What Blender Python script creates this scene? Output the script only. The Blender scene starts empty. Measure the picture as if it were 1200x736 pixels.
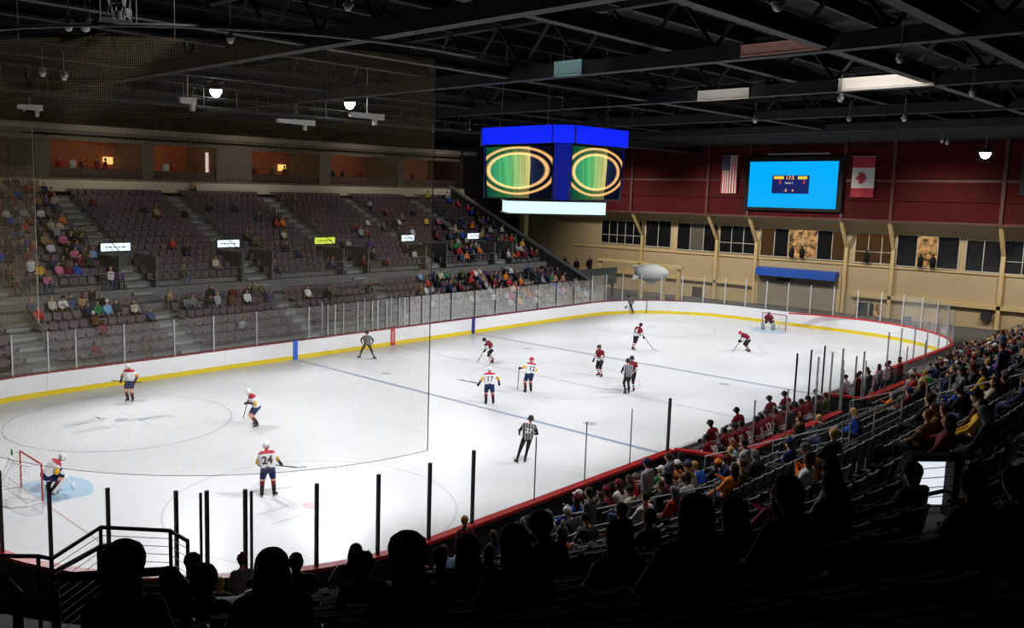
import bpy, bmesh, math, random
import numpy as np
from mathutils import Vector, Matrix, Euler
from mathutils.bvhtree import BVHTree

SC = bpy.context.scene
COL = SC.collection
R = math.radians
# ------------------------------------------------------------------ camera
CAM = Vector((-36.917, -27.9443, 9.8922))
YAW, PITCH, ROLL, FPX, PCX, PCY = 0.7878, -0.1235, 0.0213, 1015.53, -89.91, -17.66
cd = bpy.data.cameras.new('camera'); cam = bpy.data.objects.new('camera', cd); COL.objects.link(cam)
_f = Vector((math.cos(YAW)*math.cos(PITCH), math.sin(YAW)*math.cos(PITCH), math.sin(PITCH)))
_r = Vector((math.sin(YAW), -math.cos(YAW), 0)); _u = _r.cross(_f)
_r2 = _r*math.cos(ROLL)+_u*math.sin(ROLL); _u2 = -_r*math.sin(ROLL)+_u*math.cos(ROLL)
cam.matrix_world = Matrix.Translation(CAM) @ Matrix((_r2, _u2, -_f)).transposed().to_4x4()
cd.sensor_width = 36; cd.lens = FPX/1200*36; cd.shift_x = -PCX/1200; cd.shift_y = PCY/1200
cd.clip_start = 0.1; cd.clip_end = 300
SC.camera = cam
# ------------------------------------------------------------------ world, exposure
w = bpy.data.worlds.new('world'); SC.world = w; w.use_nodes = True
w.node_tree.nodes['Background'].inputs[0].default_value = (0.5, 0.6, 0.8, 1)
w.node_tree.nodes['Background'].inputs[1].default_value = 0.0
vs = SC.view_settings
vs.view_transform = 'Standard'; vs.look = 'None'; vs.gamma = 1; vs.use_curve_mapping = False
vs.exposure = 0.0
cy = SC.cycles
cy.max_bounces = 7; cy.diffuse_bounces = 4; cy.glossy_bounces = 3; cy.transparent_max_bounces = 24
cy.sample_clamp_indirect = 4.0; cy.caustics_reflective = False; cy.caustics_refractive = False

def lamp(name, kind, loc, target, energy, color=(1, 1, 1), size=0.5, angle=80, blend=0.6):
    d = bpy.data.lights.new(name, kind); d.energy = energy; d.color = color
    if kind == 'SPOT': d.spot_size = R(angle); d.spot_blend = blend; d.shadow_soft_size = size
    elif kind == 'AREA': d.size = size
    else: d.shadow_soft_size = size
    o = bpy.data.objects.new(name, d); COL.objects.link(o); o.location = loc
    if target is not None:
        o.rotation_euler = (Vector(target)-Vector(loc)).to_track_quat('-Z', 'Y').to_euler()
    return o
RINK_W = 6400
for gx in (-23, -14.5, -5, 5, 15, 25):
    for gy in (-6.5, 6.5):
        lamp('rink_lamp_light', 'SPOT', (gx, gy*(1.5 if gx < -20 else 1.95), 14.0), (gx*0.98, -gy*0.1, 0), RINK_W*(1.3 if gx > 20 else 1), (0.97, 0.98, 1.0), 0.35, 91, 0.55)
# added fill spots for the end wall, no fittings there
for wy in (-17, -7.5, 3, 12, 21):
    lamp('end_wall_fill', 'SPOT', (32, wy, 12.5), (42.3, wy, 2.5), 3600, (1.0, 0.91, 0.78), 0.5, 100, 0.9)
# invented fill spots that lift the far stand above spill and bounce
for hx in (-16, 0, 16):
    lamp('far_stand_fill', 'SPOT', (hx, 22, 14.2), (hx, 24, 3), 150, (1, .94, .86), 0.5, 140, 0.9)
lamp('blimp_fill', 'SPOT', (26, 8, 13), (33.5, 14.3, 2.5), 1500, (.95, 1, .98), .4, 40, .8)  # added spot that brightens the blimp, not a tunnel fitting
for fx in (-10, 2, 14, 25): lamp('fascia_fill', 'SPOT', (fx, 29.5, 12.9), (fx, 33.6, 10.2), 200, (1, .93, .82), .3, 130, .8)  # made-up spots to lift the beige fascia, no fittings hang here
# warm lamps inside the far suites
for sx in (-9, -2.5, 6.5, 15, 22):
    lamp('suite_lamp', 'POINT', (sx, 36.3, 12.3), None, 40, (1.0, 0.42, 0.14), 0.15)
# extra spots added to brighten the near lower stand
for hx in (-18, -7, 5, 17):
    lamp('near_stand_fill', 'SPOT', (hx, -15.5, 14.5), (hx, -18, 3), 4200 if hx > 10 else 2000, (1, .95, .9), 0.5, 95, 0.9)

# ------------------------------------------------------------------ materials
MATS = {}
def mat(name, col=(.5, .5, .5), rough=.6, metal=0.0, emit=None, es=0.0, noise=0.0, nscale=8.0, spec=0.5, bump=0.0):
    if name in MATS: return MATS[name]
    m = bpy.data.materials.new(name); m.use_nodes = True; nt = m.node_tree
    b = nt.nodes['Principled BSDF']
    b.inputs['Base Color'].default_value = (*col, 1); b.inputs['Roughness'].default_value = rough
    b.inputs['Metallic'].default_value = metal
    b.inputs['Specular IOR Level'].default_value = spec
    if emit: b.inputs['Emission Color'].default_value = (*emit, 1); b.inputs['Emission Strength'].default_value = es
    if noise or bump:
        tc = nt.nodes.new('ShaderNodeTexCoord'); n = nt.nodes.new('ShaderNodeTexNoise')
        n.inputs['Scale'].default_value = nscale; n.inputs['Detail'].default_value = 3
        nt.links.new(tc.outputs['Object'], n.inputs['Vector'])
        if noise:
            r = nt.nodes.new('ShaderNodeMapRange'); r.inputs['To Min'].default_value = 1-noise; r.inputs['To Max'].default_value = 1+noise
            nt.links.new(n.outputs['Fac'], r.inputs['Value'])
            mx = nt.nodes.new('ShaderNodeVectorMath'); mx.operation = 'SCALE'; mx.inputs[0].default_value = col
            nt.links.new(r.outputs['Result'], mx.inputs['Scale']); nt.links.new(mx.outputs['Vector'], b.inputs['Base Color'])
        if bump:
            bp = nt.nodes.new('ShaderNodeBump'); bp.inputs['Strength'].default_value = bump
            nt.links.new(n.outputs['Fac'], bp.inputs['Height']); nt.links.new(bp.outputs['Normal'], b.inputs['Normal'])
    MATS[name] = m; return m
def roomy(m):
    nt_ = m.node_tree; b_ = nt_.nodes['Principled BSDF']; t_ = nt_.nodes.new('ShaderNodeTexCoord'); n_ = nt_.nodes.new('ShaderNodeTexNoise'); n_.inputs['Scale'].default_value = 2.3
    r_ = nt_.nodes.new('ShaderNodeMapRange'); r_.inputs['From Min'].default_value = .35; r_.inputs['From Max'].default_value = .65; r_.inputs['To Min'].default_value = .1; r_.inputs['To Max'].default_value = .8
    nt_.links.new(t_.outputs['Object'], n_.inputs['Vector']); nt_.links.new(n_.outputs['Fac'], r_.inputs['Value']); nt_.links.new(r_.outputs['Result'], b_.inputs['Emission Strength']); return m
def emis(name, col, s): return mat(name, (0.005, 0.005, 0.005), 1.0, emit=col, es=s, spec=0.0)
PAL = dict(
 black=(.012,.012,.014), charcoal=(.035,.035,.04), grey=(.16,.16,.17), lightgrey=(.4,.4,.42), white=(.78,.78,.8), cream=(.6,.55,.42),
 maroon=(.17,.016,.03), red=(.5,.03,.03), crimson=(.42,.02,.06), orange=(.75,.22,.03), yellow=(.8,.5,.04), gold=(.65,.35,.03), green=(.03,.2,.07),
 teal=(.02,.3,.36), blue=(.02,.09,.5), navy=(.015,.025,.09), purple=(.12,.04,.22), pink=(.7,.2,.35), brown=(.12,.06,.03), tan=(.45,.28,.15),
 olive=(.1,.1,.04), denim=(.06,.09,.18), lightblue=(.25,.45,.65), beige=(.45,.38,.27), skin=(.52,.28,.19), skindark=(.16,.075,.045), peach=(.62,.34,.22),
 blonde=(.5,.33,.12), auburn=(.16,.05,.02), haireblack=(.012,.01,.01), hairbrown=(.06,.03,.018), silver=(.2,.2,.2))
def P(k): return mat('cloth_'+k if 'skin' not in k and 'hair' not in k else k, PAL[k], .8, noise=.08, nscale=20, spec=.25)

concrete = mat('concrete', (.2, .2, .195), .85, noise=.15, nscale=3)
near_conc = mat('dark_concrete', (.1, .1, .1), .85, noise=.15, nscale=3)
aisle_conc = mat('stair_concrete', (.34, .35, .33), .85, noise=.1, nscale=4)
steel_black = mat('black_steel', (.012, .012, .013), .55)
steel_grey = mat('galvanised_steel', (.42, .43, .44), .45, .6)
steel_white = mat('white_steel', (.62, .62, .62), .5)
alu = mat('aluminium_post', (.5, .51, .52), .4, .3)
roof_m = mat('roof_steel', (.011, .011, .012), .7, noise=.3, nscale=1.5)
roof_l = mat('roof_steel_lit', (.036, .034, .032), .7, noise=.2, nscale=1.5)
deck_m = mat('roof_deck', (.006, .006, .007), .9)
maroon_m = mat('maroon_panel', (.06, .008, .01), .85, noise=.25, nscale=.8, spec=.1)
maroon_f = mat('maroon_rib', (.075, .02, .018), .6)
beige_m = mat('beige_wall', (.5, .4, .24), .8, noise=.06, nscale=1)
beige_c = mat('cream_column', (.62, .48, .25), .6)
red_cap = mat('red_cap_rail', (.62, .03, .035), .4)
maroon_cap = mat('maroon_cap_rail', (.22, .012, .03), .4)
board_m = mat('white_board', (.94, .94, .95), .35)
kick_m = mat('yellow_kick_plate', (.88, .68, .01), .4)
seat_blk = mat('black_seat', (.014, .014, .016), .35)
seat_glint = mat('seat_edge_glint', (.3, .31, .33), .35)  # pale rim paints the light caught along the seat back tops
seat_pur = mat('plum_seat', (.085, .05, .065), .5)
win_dark = mat('dark_window', (.01, .01, .012), .15)
win_room = emis('lit_room', (.55, .27, .09), .42)
frame_m = mat('window_frame', (.55, .55, .5), .5)
net_m = bpy.data.materials.new('netting_thread'); net_m.use_nodes = True; _n = net_m.node_tree; _n.nodes.clear()
_o = _n.nodes.new('ShaderNodeOutputMaterial'); _d = _n.nodes.new('ShaderNodeBsdfDiffuse'); _t = _n.nodes.new('ShaderNodeBsdfTranslucent'); _x = _n.nodes.new('ShaderNodeMixShader')
_d.inputs[0].default_value = _t.inputs[0].default_value = (.95, .84, .62, 1); _n.links.new(_d.outputs[0], _x.inputs[1]); _n.links.new(_t.outputs[0], _x.inputs[2]); _n.links.new(_x.outputs[0], _o.inputs[0])

def glass_mat(name, tint, refl):
    m = bpy.data.materials.new(name); m.use_nodes = True; nt = m.node_tree; nt.nodes.clear()
    o = nt.nodes.new('ShaderNodeOutputMaterial'); t = nt.nodes.new('ShaderNodeBsdfTransparent'); g = nt.nodes.new('ShaderNodeBsdfGlossy')
    t.inputs[0].default_value = (*tint, 1); g.inputs['Roughness'].default_value = .2; g.inputs[0].default_value = (1, 1, 1, 1)
    fr = nt.nodes.new('ShaderNodeFresnel'); fr.inputs[0].default_value = 1.45
    mr = nt.nodes.new('ShaderNodeMath'); mr.operation = 'MULTIPLY_ADD'; mr.inputs[1].default_value = 1.0; mr.inputs[2].default_value = refl
    mr.use_clamp = True
    mx = nt.nodes.new('ShaderNodeMixShader')
    mr.inputs[1].default_value = .28; nt.links.new(fr.outputs[0], mr.inputs[0]); nt.links.new(mr.outputs[0], mx.inputs[0])
    nt.links.new(t.outputs[0], mx.inputs[1]); nt.links.new(g.outputs[0], mx.inputs[2]); nt.links.new(mx.outputs[0], o.inputs[0])
    return m
glass_far = glass_mat('rink_glass', (.94, .95, .95), .05)
glass_near = glass_mat('near_rink_glass', (.98, .985, .985), 0.0)

# ------------------------------------------------------------------ helpers
def link(name, me, m=None, parent=None, loc=None):
    o = bpy.data.objects.new(name, me); COL.objects.link(o)
    if m is not None:
        for x in (m if isinstance(m, (list, tuple)) else [m]): me.materials.append(x)
    if parent is not None: o.parent = parent
    if loc is not None: o.location = loc
    return o
def tag(o, label=None, cat=None, group=None, kind=None):
    if label: o['label'] = label
    if cat: o['category'] = cat
    if group: o['group'] = group
    if kind: o['kind'] = kind
    return o
def empty(name, loc=(0, 0, 0), rz=0, label=None, cat=None, group=None, kind=None):
    o = bpy.data.objects.new(name, None); COL.objects.link(o); o.location = loc; o.rotation_euler = (0, 0, rz); o.empty_display_size = .2
    return tag(o, label, cat, group, kind)
class MB:
    def __init__(s): s.v = []; s.f = []; s.mi = []; s.m = 0
    def poly(s, pts):
        n = len(s.v); s.v += [tuple(p) for p in pts]; s.f.append(tuple(range(n, n+len(pts)))); s.mi.append(s.m)
    def hexa(s, c):   # 8 corners: bottom ring 0-3, top ring 4-7
        n = len(s.v); s.v += [tuple(p) for p in c]
        for q in ((3,2,1,0),(4,5,6,7),(0,1,5,4),(1,2,6,5),(2,3,7,6),(3,0,4,7)):
            s.f.append(tuple(n+i for i in q)); s.mi.append(s.m)
    def box(s, x0, x1, y0, y1, z0, z1, M=None):
        c = [(x0,y0,z0),(x1,y0,z0),(x1,y1,z0),(x0,y1,z0),(x0,y0,z1),(x1,y0,z1),(x1,y1,z1),(x0,y1,z1)]
        if M is not None: c = [tuple(M @ Vector(p)) for p in c]
        s.hexa(c)
    def tube(s, pts, r, n=6, cap=True):
        pts = [Vector(p) for p in pts]; rings = []
        for i, p in enumerate(pts):
            d = (pts[min(i+1, len(pts)-1)]-pts[max(i-1, 0)]).normalized()
            a = d.cross(Vector((0, 0, 1)));
            if a.length < .05: a = d.cross(Vector((1, 0, 0)))
            a.normalize(); b = a.cross(d).normalized(); k = len(s.v)
            rr = r[i] if isinstance(r, (list, tuple)) else r
            for j in range(n):
                t = 2*math.pi*j/n; s.v.append(tuple(p+a*math.cos(t)*rr+b*math.sin(t)*rr))
            rings.append(k)
        for i in range(len(rings)-1):
            for j in range(n):
                s.f.append((rings[i]+j, rings[i]+(j+1) % n, rings[i+1]+(j+1) % n, rings[i+1]+j)); s.mi.append(s.m)
        if cap:
            s.f.append(tuple(rings[0]+j for j in range(n))[::-1]); s.mi.append(s.m)
            s.f.append(tuple(rings[-1]+j for j in range(n))); s.mi.append(s.m)
    def lathe(s, prof, c=(0, 0, 0), n=12, sx=1, sy=1):
        k = len(s.v)
        for (r, z) in prof:
            for j in range(n):
                t = 2*math.pi*j/n; s.v.append((c[0]+r*math.cos(t)*sx, c[1]+r*math.sin(t)*sy, c[2]+z))
        for i in range(len(prof)-1):
            for j in range(n):
                a = k+i*n+j; b = k+i*n+(j+1) % n; s.f.append((a, b, b+n, a+n)); s.mi.append(s.m)
        s.f.append(tuple(k+j for j in range(n))[::-1]); s.mi.append(s.m)
        e = k+(len(prof)-1)*n; s.f.append(tuple(e+j for j in range(n))); s.mi.append(s.m)
    def mesh(s, name, smooth=False):
        me = bpy.data.meshes.new(name); me.from_pydata(s.v, [], s.f)
        if any(s.mi): me.polygons.foreach_set('material_index', s.mi)
        if smooth: me.polygons.foreach_set('use_smooth', [True]*len(me.polygons))
        me.update(); return me
    def build(s, name, m, parent=None, smooth=False, loc=None): return link(name, s.mesh(name, smooth), m, parent, loc)
def boxo(name, m, x0, x1, y0, y1, z0, z1, parent=None):
    b = MB(); b.box(x0, x1, y0, y1, z0, z1); return b.build(name, m, parent)

# ------------------------------------------------------------------ rink plan
HL, HW, CR = 30.48, 12.95, 8.53
def perim(a0, a1, off=0.0, n=14):  # arc about a corner
    pass
def corner(cx, cy, t0, t1, n, off=0.0):
    return [(cx+(CR+off)*math.cos(R(t0+(t1-t0)*i/n)), cy+(CR+off)*math.sin(R(t0+(t1-t0)*i/n))) for i in range(n+1)]
CX, CY = HL-CR, HW-CR
def resample(pts, step):
    out = [Vector((*pts[0], 0))]; L = 0
    P_ = [Vector((*p, 0)) for p in pts]; tot = sum((P_[i+1]-P_[i]).length for i in range(len(P_)-1))
    n = max(1, round(tot/step)); st = tot/n; need = st
    for i in range(len(P_)-1):
        d = P_[i+1]-P_[i]; l = d.length; pos = 0
        while l-pos >= need-1e-6:
            pos += need; out.append(P_[i]+d*(pos/l)); need = st
        need -= (l-pos)
    if (out[-1]-P_[-1]).length > .05: out.append(P_[-1])
    return out
def rinkpoly(off=0.0, n=16):
    p = corner(CX, CY, 0, 90, n, off)+corner(-CX, CY, 90, 180, n, off)+corner(-CX, -CY, 180, 270, n, off)+corner(CX, -CY, 270, 360, n, off)
    return p

# ice
ice = bpy.data.materials.new('ice'); ice.use_nodes = True; nt = ice.node_tree; b = nt.nodes['Principled BSDF']
tc = nt.nodes.new('ShaderNodeTexCoord'); n1 = nt.nodes.new('ShaderNodeTexNoise'); n1.inputs['Scale'].default_value = .16; n1.inputs['Detail'].default_value = 5
n2 = nt.nodes.new('ShaderNodeTexNoise'); n2.inputs['Scale'].default_value = 2.2; n2.inputs['Detail'].default_value = 6
nt.links.new(tc.outputs['Object'], n1.inputs['Vector']); nt.links.new(tc.outputs['Object'], n2.inputs['Vector'])
mr = nt.nodes.new('ShaderNodeMapRange'); mr.inputs['From Min'].default_value = .3; mr.inputs['From Max'].default_value = .7
mr.inputs['To Min'].default_value = .6; mr.inputs['To Max'].default_value = .66
nt.links.new(n1.outputs['Fac'], mr.inputs['Value'])
cmb = nt.nodes.new('ShaderNodeVectorMath'); cmb.operation = 'SCALE'; cmb.inputs[0].default_value = (.985, .99, 1.0)
nt.links.new(mr.outputs['Result'], cmb.inputs['Scale']); nt.links.new(cmb.outputs['Vector'], b.inputs['Base Color'])
mr2 = nt.nodes.new('ShaderNodeMapRange'); mr2.inputs['To Min'].default_value = .26; mr2.inputs['To Max'].default_value = .36
nt.links.new(n2.outputs['Fac'], mr2.inputs['Value']); nt.links.new(mr2.outputs['Result'], b.inputs['Roughness'])
b.inputs['Specular IOR Level'].default_value = .35
m = MB(); m.poly([(x, y, 0) for x, y in rinkpoly(0.0)])
floor_ice = tag(m.build('floor', ice), 'white glossy ice surface of the rink', kind='structure')
m = MB(); m.poly([(x, y, -.05) for x, y in [(-60, -45), (60, -45), (60, 60), (-60, 60)]])
tag(m.build('ground', near_conc), kind='structure')
# painted lines, under-ice, washed out
line_b = mat('blue_ice_line', (.27, .31, .38), .3); line_r = mat('red_ice_line', (.5, .38, .4), .3); line_g = mat('grey_ice_line', (.38, .39, .42), .3)
line_p = mat('pale_line', (.47, .47, .5), .3); crease_m = mat('crease_blue', (.36, .5, .6), .3); dot_m = mat('faceoff_dot', (.5, .34, .37), .3); ice_logo = mat('ice_logo', (.5, .52, .55), .35)
ZL = .004
def strip(name, x0, x1, y0, y1, m_):
    b_ = MB(); b_.poly([(x0, y0, ZL), (x1, y0, ZL), (x1, y1, ZL), (x0, y1, ZL)]); return b_.build(name, m_, floor_ice)
for bx in (-7.62, 7.62): strip('blue_line', bx-.13, bx+.13, -12.9, 12.9, line_b)
strip('centre_line', -.09, .09, -12.9, 12.9, line_p)
for gx in (-27.13, 27.13): strip('goal_line', gx-.03, gx+.03, -11.4, 11.4, line_r)
def ring(name, cx, cy, r, wd, m_, n=64, z=ZL, a0=0, a1=360):
    b_ = MB()
    for i in range(n):
        t, u = R(a0+(a1-a0)*i/n), R(a0+(a1-a0)*(i+1)/n)
        b_.poly([(cx+r*math.cos(t), cy+r*math.sin(t), z), (cx+(r+wd)*math.cos(t), cy+(r+wd)*math.sin(t), z), (cx+(r+wd)*math.cos(u), cy+(r+wd)*math.sin(u), z), (cx+r*math.cos(u), cy+r*math.sin(u), z)])
    return b_.build(name, m_, floor_ice)
def disc(name, cx, cy, r, m_, z=ZL):
    b_ = MB(); b_.poly([(cx+r*math.cos(R(i*15)), cy+r*math.sin(R(i*15)), z) for i in range(24)]); return b_.build(name, m_, floor_ice)
for cx in (-21.03, 21.03):
    for cyy in (-6.7, 6.7):
        ring('faceoff_circle', cx, cyy, 4.5, .07, line_g if cyy > 0 else line_p); disc('faceoff_spot', cx, cyy, .3, dot_m if cyy < 0 and cx < 0 else line_g)
        b_ = MB()
        for sx in (-1, 1):
            for sy in (-1, 1):
                x_, y_ = cx+sx*.6, cyy+sy*.45
                b_.poly([(x_, y_-.03, ZL), (x_+sx*1.2, y_-.03, ZL), (x_+sx*1.2, y_+.03, ZL), (x_, y_+.03, ZL)])
                b_.poly([(x_-.03, y_, ZL), (x_+.03, y_, ZL), (x_+.03, y_+sy*.9, ZL), (x_-.03, y_+sy*.9, ZL)])
        b_.build('hash_mark', line_p, floor_ice)
ring('centre_circle', 0, 0, 4.5, .06, line_p)
for cx in (-6.1, 6.1):
    for cyy in (-6.7, 6.7): disc('neutral_spot', cx, cyy, .3, line_g)
for sgn in (-1, 1):
    b_ = MB(); g = 27.1*sgn; b_.poly([(g, -1.22, ZL), (g, 1.22, ZL)]+[(g-sgn*1.83*math.cos(R(t)), 1.22*math.cos(R(90-t)) if 0 else 1.83*math.sin(R(t)), ZL) for t in range(42, -43, -7)])
    b_.build('goal_crease', crease_m, floor_ice)
for (lx, ly, ln, aw, rot_) in [(-22.3, 7.4, 2.0, .5, .2), (-19.9, 6.2, 2.0, .45, -.3), (-22.6, 6.0, 1.7, .35, -.1), (-19.0, -5.5, 1.6, .3, .5), (-21.2, -3.9, 1.6, .2, .5)]:
    b_ = MB(); M_ = Matrix.Translation((lx, ly, 0)) @ Matrix.Rotation(rot_, 4, 'Z')
    b_.poly([tuple(M_ @ Vector(p)) for p in [(-ln/2, -aw/2, ZL), (ln/2, -aw/2, ZL), (ln/2*.8, aw/2, ZL), (-ln/2*.9, aw/2, ZL)]])
    b_.build('under_ice_mark', ice_logo, floor_ice)

# ------------------------------------------------------------------ dasher boards
BH = 1.1
def side_normals(pts, inside=(0, 0)):
    return pts
def wall_run(pts, root, h0, h1, th, name, m_, out=True, gap=.004):
    """panels along plan points; th is thickness away from the ice"""
    objs = []
    for i in range(len(pts)-1):
        a, c = Vector(pts[i][:2]), Vector(pts[i+1][:2]); d = (c-a); l = d.length
        if l < .05: continue
        d /= l; nrm = Vector((d.y, -d.x))
        a2 = a+d*gap; c2 = c-d*gap
        q = [a2, c2, c2+nrm*th, a2+nrm*th]
        b_ = MB(); b_.hexa([(*p, h0) for p in q]+[(*p, h1) for p in q]); objs.append(b_.build(name, m_, root))
    return objs
# the outline runs counter-clockwise, so the outward side lies to the right of travel
def seg(p, q): return resample([p, q], 2.44)
far_side = [Vector((CX, HW, 0))]+[] 
full = resample(corner(CX, CY, -90, 90, 0) if 0 else corner(CX, -CY, 270, 360, 16)+corner(CX, CY, 0, 90, 16)+corner(-CX, CY, 90, 180, 16)+corner(-CX, -CY, 180, 270, 16), 1.9)
# ends at (-CX,-HW); near straight side with two bench recesses
boards = empty('rink_boards', (0, 0, 0), 0, 'white rink boards with a yellow kick plate around the ice', 'rink boards')
wall_run(full, boards, .24, BH-.04, .12, 'board_panel', board_m)
wall_run(full, boards, 0, .24, .125, 'kick_plate', kick_m, gap=0)
near_face = resample([(-CX, -HW), (CX, -HW)], 2.2)
wall_run(near_face, boards, .24, BH-.04, .12, 'board_panel', board_m)
wall_run(near_face, boards, 0, .24, .125, 'kick_plate', kick_m, gap=0)
b_ = MB()
def cap(b_, pts, z0, z1, w0, w1):
    for i in range(len(pts)-1):
        a, c = Vector(pts[i][:2]), Vector(pts[i+1][:2]); d = c-a
        if d.length < .01: continue
        d.normalize(); nr = Vector((d.y, -d.x)); q = [a-nr*w0, c-nr*w0, c+nr*w1, a+nr*w1]
        b_.hexa([(*p, z0) for p in q]+[(*p, z1) for p in q])
fullfine = corner(CX, -CY, 270, 360, 24)+corner(CX, CY, 0, 90, 24)+corner(-CX, CY, 90, 180, 24)+corner(-CX, -CY, 180, 270, 24)
cap(b_, corner(CX, CY, 30, 90, 16)+corner(-CX, CY, 90, 180, 24), BH-.04, BH+.03, .01, .18)
o = b_.build('far_cap_rail', maroon_cap, boards)
b_ = MB(); cap(b_, corner(-CX, -CY, 180, 270, 24)+[(-10.3, -HW)], BH-.04, BH+.05, .03, .22); b_.build('red_cap_rail', red_cap, boards)
b_ = MB(); cap(b_, [(11.6, -HW)]+corner(CX, -CY, 270, 390, 24), BH-.04, BH+.05, .03, .2)
b_.build('red_cap_rail', red_cap, boards)
b_ = MB(); cap(b_, [(-10.3, -HW), (11.6, -HW)], BH-.04, BH+.02, .02, .14); b_.build('bench_front_rail', board_m, boards)
back_pts = resample(corner(-CX, -CY, 180, 270, 16, .13)+[(-10.4, -HW-.13)], 1.9)
wall_run(back_pts, boards, 0, BH-.04, .03, 'back_panel', mat('board_backing', (.03, .03, .035), .6))
# coloured marks on the far boards
b_ = MB(); b_.box(-7.62-.17, -7.62+.17, HW-.012, HW+.01, 0, BH+.02); b_.box(-7.62-.17, -7.62+.17, HW-.012, HW+.1, BH, BH+.05); b_.build('blue_board_mark', mat('mark_blue', (.03, .13, .62), .4), boards)
b_ = MB(); b_.box(7.62-.17, 7.62+.17, HW-.012, HW+.01, 0, BH+.02); b_.build('navy_board_mark', mat('mark_navy', (.02, .02, .25), .4), boards)
b_ = MB(); b_.box(-.2, .2, HW-.014, HW+.01, 0, BH+.02); b_.build('red_board_mark', mat('mark_red', (.55, .02, .03), .4), boards)
b_ = MB()
for k in range(7): b_.box(-.09, .09, HW-.02, HW-.013, .22+.11*k, .27+.11*k)
b_.build('mark_lettering', mat('mark_letter', (.7, .65, .65), .5), boards)
# gate joint at the far end
boxo('gate_joint', steel_black, 27.2, 27.24, 11.05, 11.3, .0, BH, boards)

# bench recess walls (low boards behind the two benches) with red cap
bench_m = mat('bench_board', (.05, .05, .055), .5)
def bench_box(name, x0, x1, yb, label, ch):
    r_ = empty(name, (0, 0, 0), 0, label, 'bench enclosure')
    pts = [(x0, -HW-.15), (x0+ch, yb), (x1, yb)]
    rs = [Vector((*pts[0], 0))]+resample(pts[1:], 2.0)
    wall_run(rs, r_, .3, BH, .1, 'back_panel', bench_m)
    b2 = MB(); cap(b2, rs, BH, BH+.1, .06, .2); b2.build('red_cap_rail', red_cap, r_)
    boxo('bench_floor', near_conc, x0+.1, x1, yb, -HW-.12, .0, .3, r_)
    boxo('end_panel', bench_m, x1-.08, x1, yb, -HW-.15, .3, BH, r_)
    # plank bench
    boxo('bench_seat', mat('bench_wood', (.25, .03, .03), .5), x0+.9, x1-.6, yb+.45, yb+.82, .7, .76, r_)
    for k in range(5):
        xx = x0+1+(x1-x0-2)*k/4; boxo('bench_leg', steel_black, xx, xx+.06, yb+.5, yb+.75, .3, .7, r_)
    return r_
bench_box('team_bench_enclosure', -10.2, -.1, -14.85, 'dark walled bench enclosure with red cap rail holding the maroon team', .6)
bench_box('team_bench_enclosure', 2.9, 11.2, -14.7, 'smaller bench enclosure with red cap rail beyond the tall glass returns', .4)

# ------------------------------------------------------------------ rink glass
GT = 3.05
def glass_run(pts, root, gm, postm, h0=BH+.03, h1=GT, pr=.032, posts=True, gw=.02):
    for i in range(len(pts)-1):
        a, c = Vector(pts[i][:2]), Vector(pts[i+1][:2]); d = c-a; l = d.length
        if l < .1: continue
        d /= l; nr = Vector((d.y, -d.x)); a2 = a+nr*.06+d*.02; c2 = c+nr*.06-d*.02
        b2 = MB(); b2.poly([(*a2, h0), (*c2, h0), (*c2, h1), (*a2, h1)]); b2.build('glass_pane', gm, root)
    if posts:
        for q in pts:
            b2 = MB(); b2.box(q[0]-pr, q[0]+pr, q[1]-pr, q[1]+pr, h0, h1+.03); b2.build('glass_post', postm, root)
fg = empty('far_rink_glass', (0, 0, 0), 0, 'clear glass with pale posts standing on the far side boards', 'rink glass')
def xs_run(xs, y, s=1): return [Vector((x, y, 0)) for x in xs]
far_pts = [Vector((x, HW+.08, 0)) for x in (21.9, 19.6, 17.3, 15.0, 12.5, 10.1, 7.9, 5.5, 2.7, 1.6, .6, -.5, -1.7, -2.9, -4.0, -5.2, -6.6, -10.2, -12.9, -15.2, -17.9, -20.3, -21.6, -23.2)]
glass_run(far_pts, fg, glass_far, alu, h1=3.0)
# penalty box partitions behind the centre of the far boards
for xx in (-4.6, -1.2, 1.1, 4.4):
    b_ = MB(); b_.box(xx-.03, xx+.03, HW+.1, HW+.16, BH, 3.0); b_.build('glass_post', steel_white, fg)
    b_ = MB(); b_.box(xx-.03, xx+.03, HW+1.4, HW+1.46, BH, 3.0); b_.build('glass_post', steel_white, fg)
    b_ = MB(); b_.poly([(xx, HW+.12, .3), (xx, HW+1.42, .3), (xx, HW+1.42, 3.0), (xx, HW+.12, 3.0)]); b_.build('glass_pane', glass_far, fg)
eg = empty('end_rink_glass', (0, 0, 0), 0, 'glass with slim white posts curving round the end boards behind the distant goal', 'rink glass')
end_pts = resample(corner(CX, -CY, 300, 360, 12, .08)+corner(CX, CY, 0, 90, 16, .08), 1.75)
glass_run(end_pts, eg, glass_far, steel_white, h1=3.3)
ng = empty('near_rink_glass', (0, 0, 0), 0, 'clear glass on black posts curving round the near corner of the boards', 'rink glass')
def on_arc(x, y):
    v = Vector((x+CX, y+CY)); v.normalize(); return Vector((-CX+v.x*(CR+.08), -CY+v.y*(CR+.08), 0))
near_pts = [Vector((-CX+(CR+.08)*math.cos(R(t)), -CY+(CR+.08)*math.sin(R(t)), 0)) for t in (186, 196, 206.6, 216.7, 227.1, 231.6, 237.2, 248, 258.4, 268.8)]+[Vector((-20.52, -13.03, 0))]
glass_run(near_pts, ng, glass_near, steel_black, h1=3.12, pr=.038)
for q in [Vector((-CX+(CR+.08)*math.cos(R(t)), -CY+(CR+.08)*math.sin(R(t)), 0)) for t in (230.7, 238.1)]:
    b_ = MB(); b_.box(q.x-.025, q.x+.025, q.y-.025, q.y+.025, BH, 3.1); b_.build('glass_post', steel_black, ng)
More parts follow.
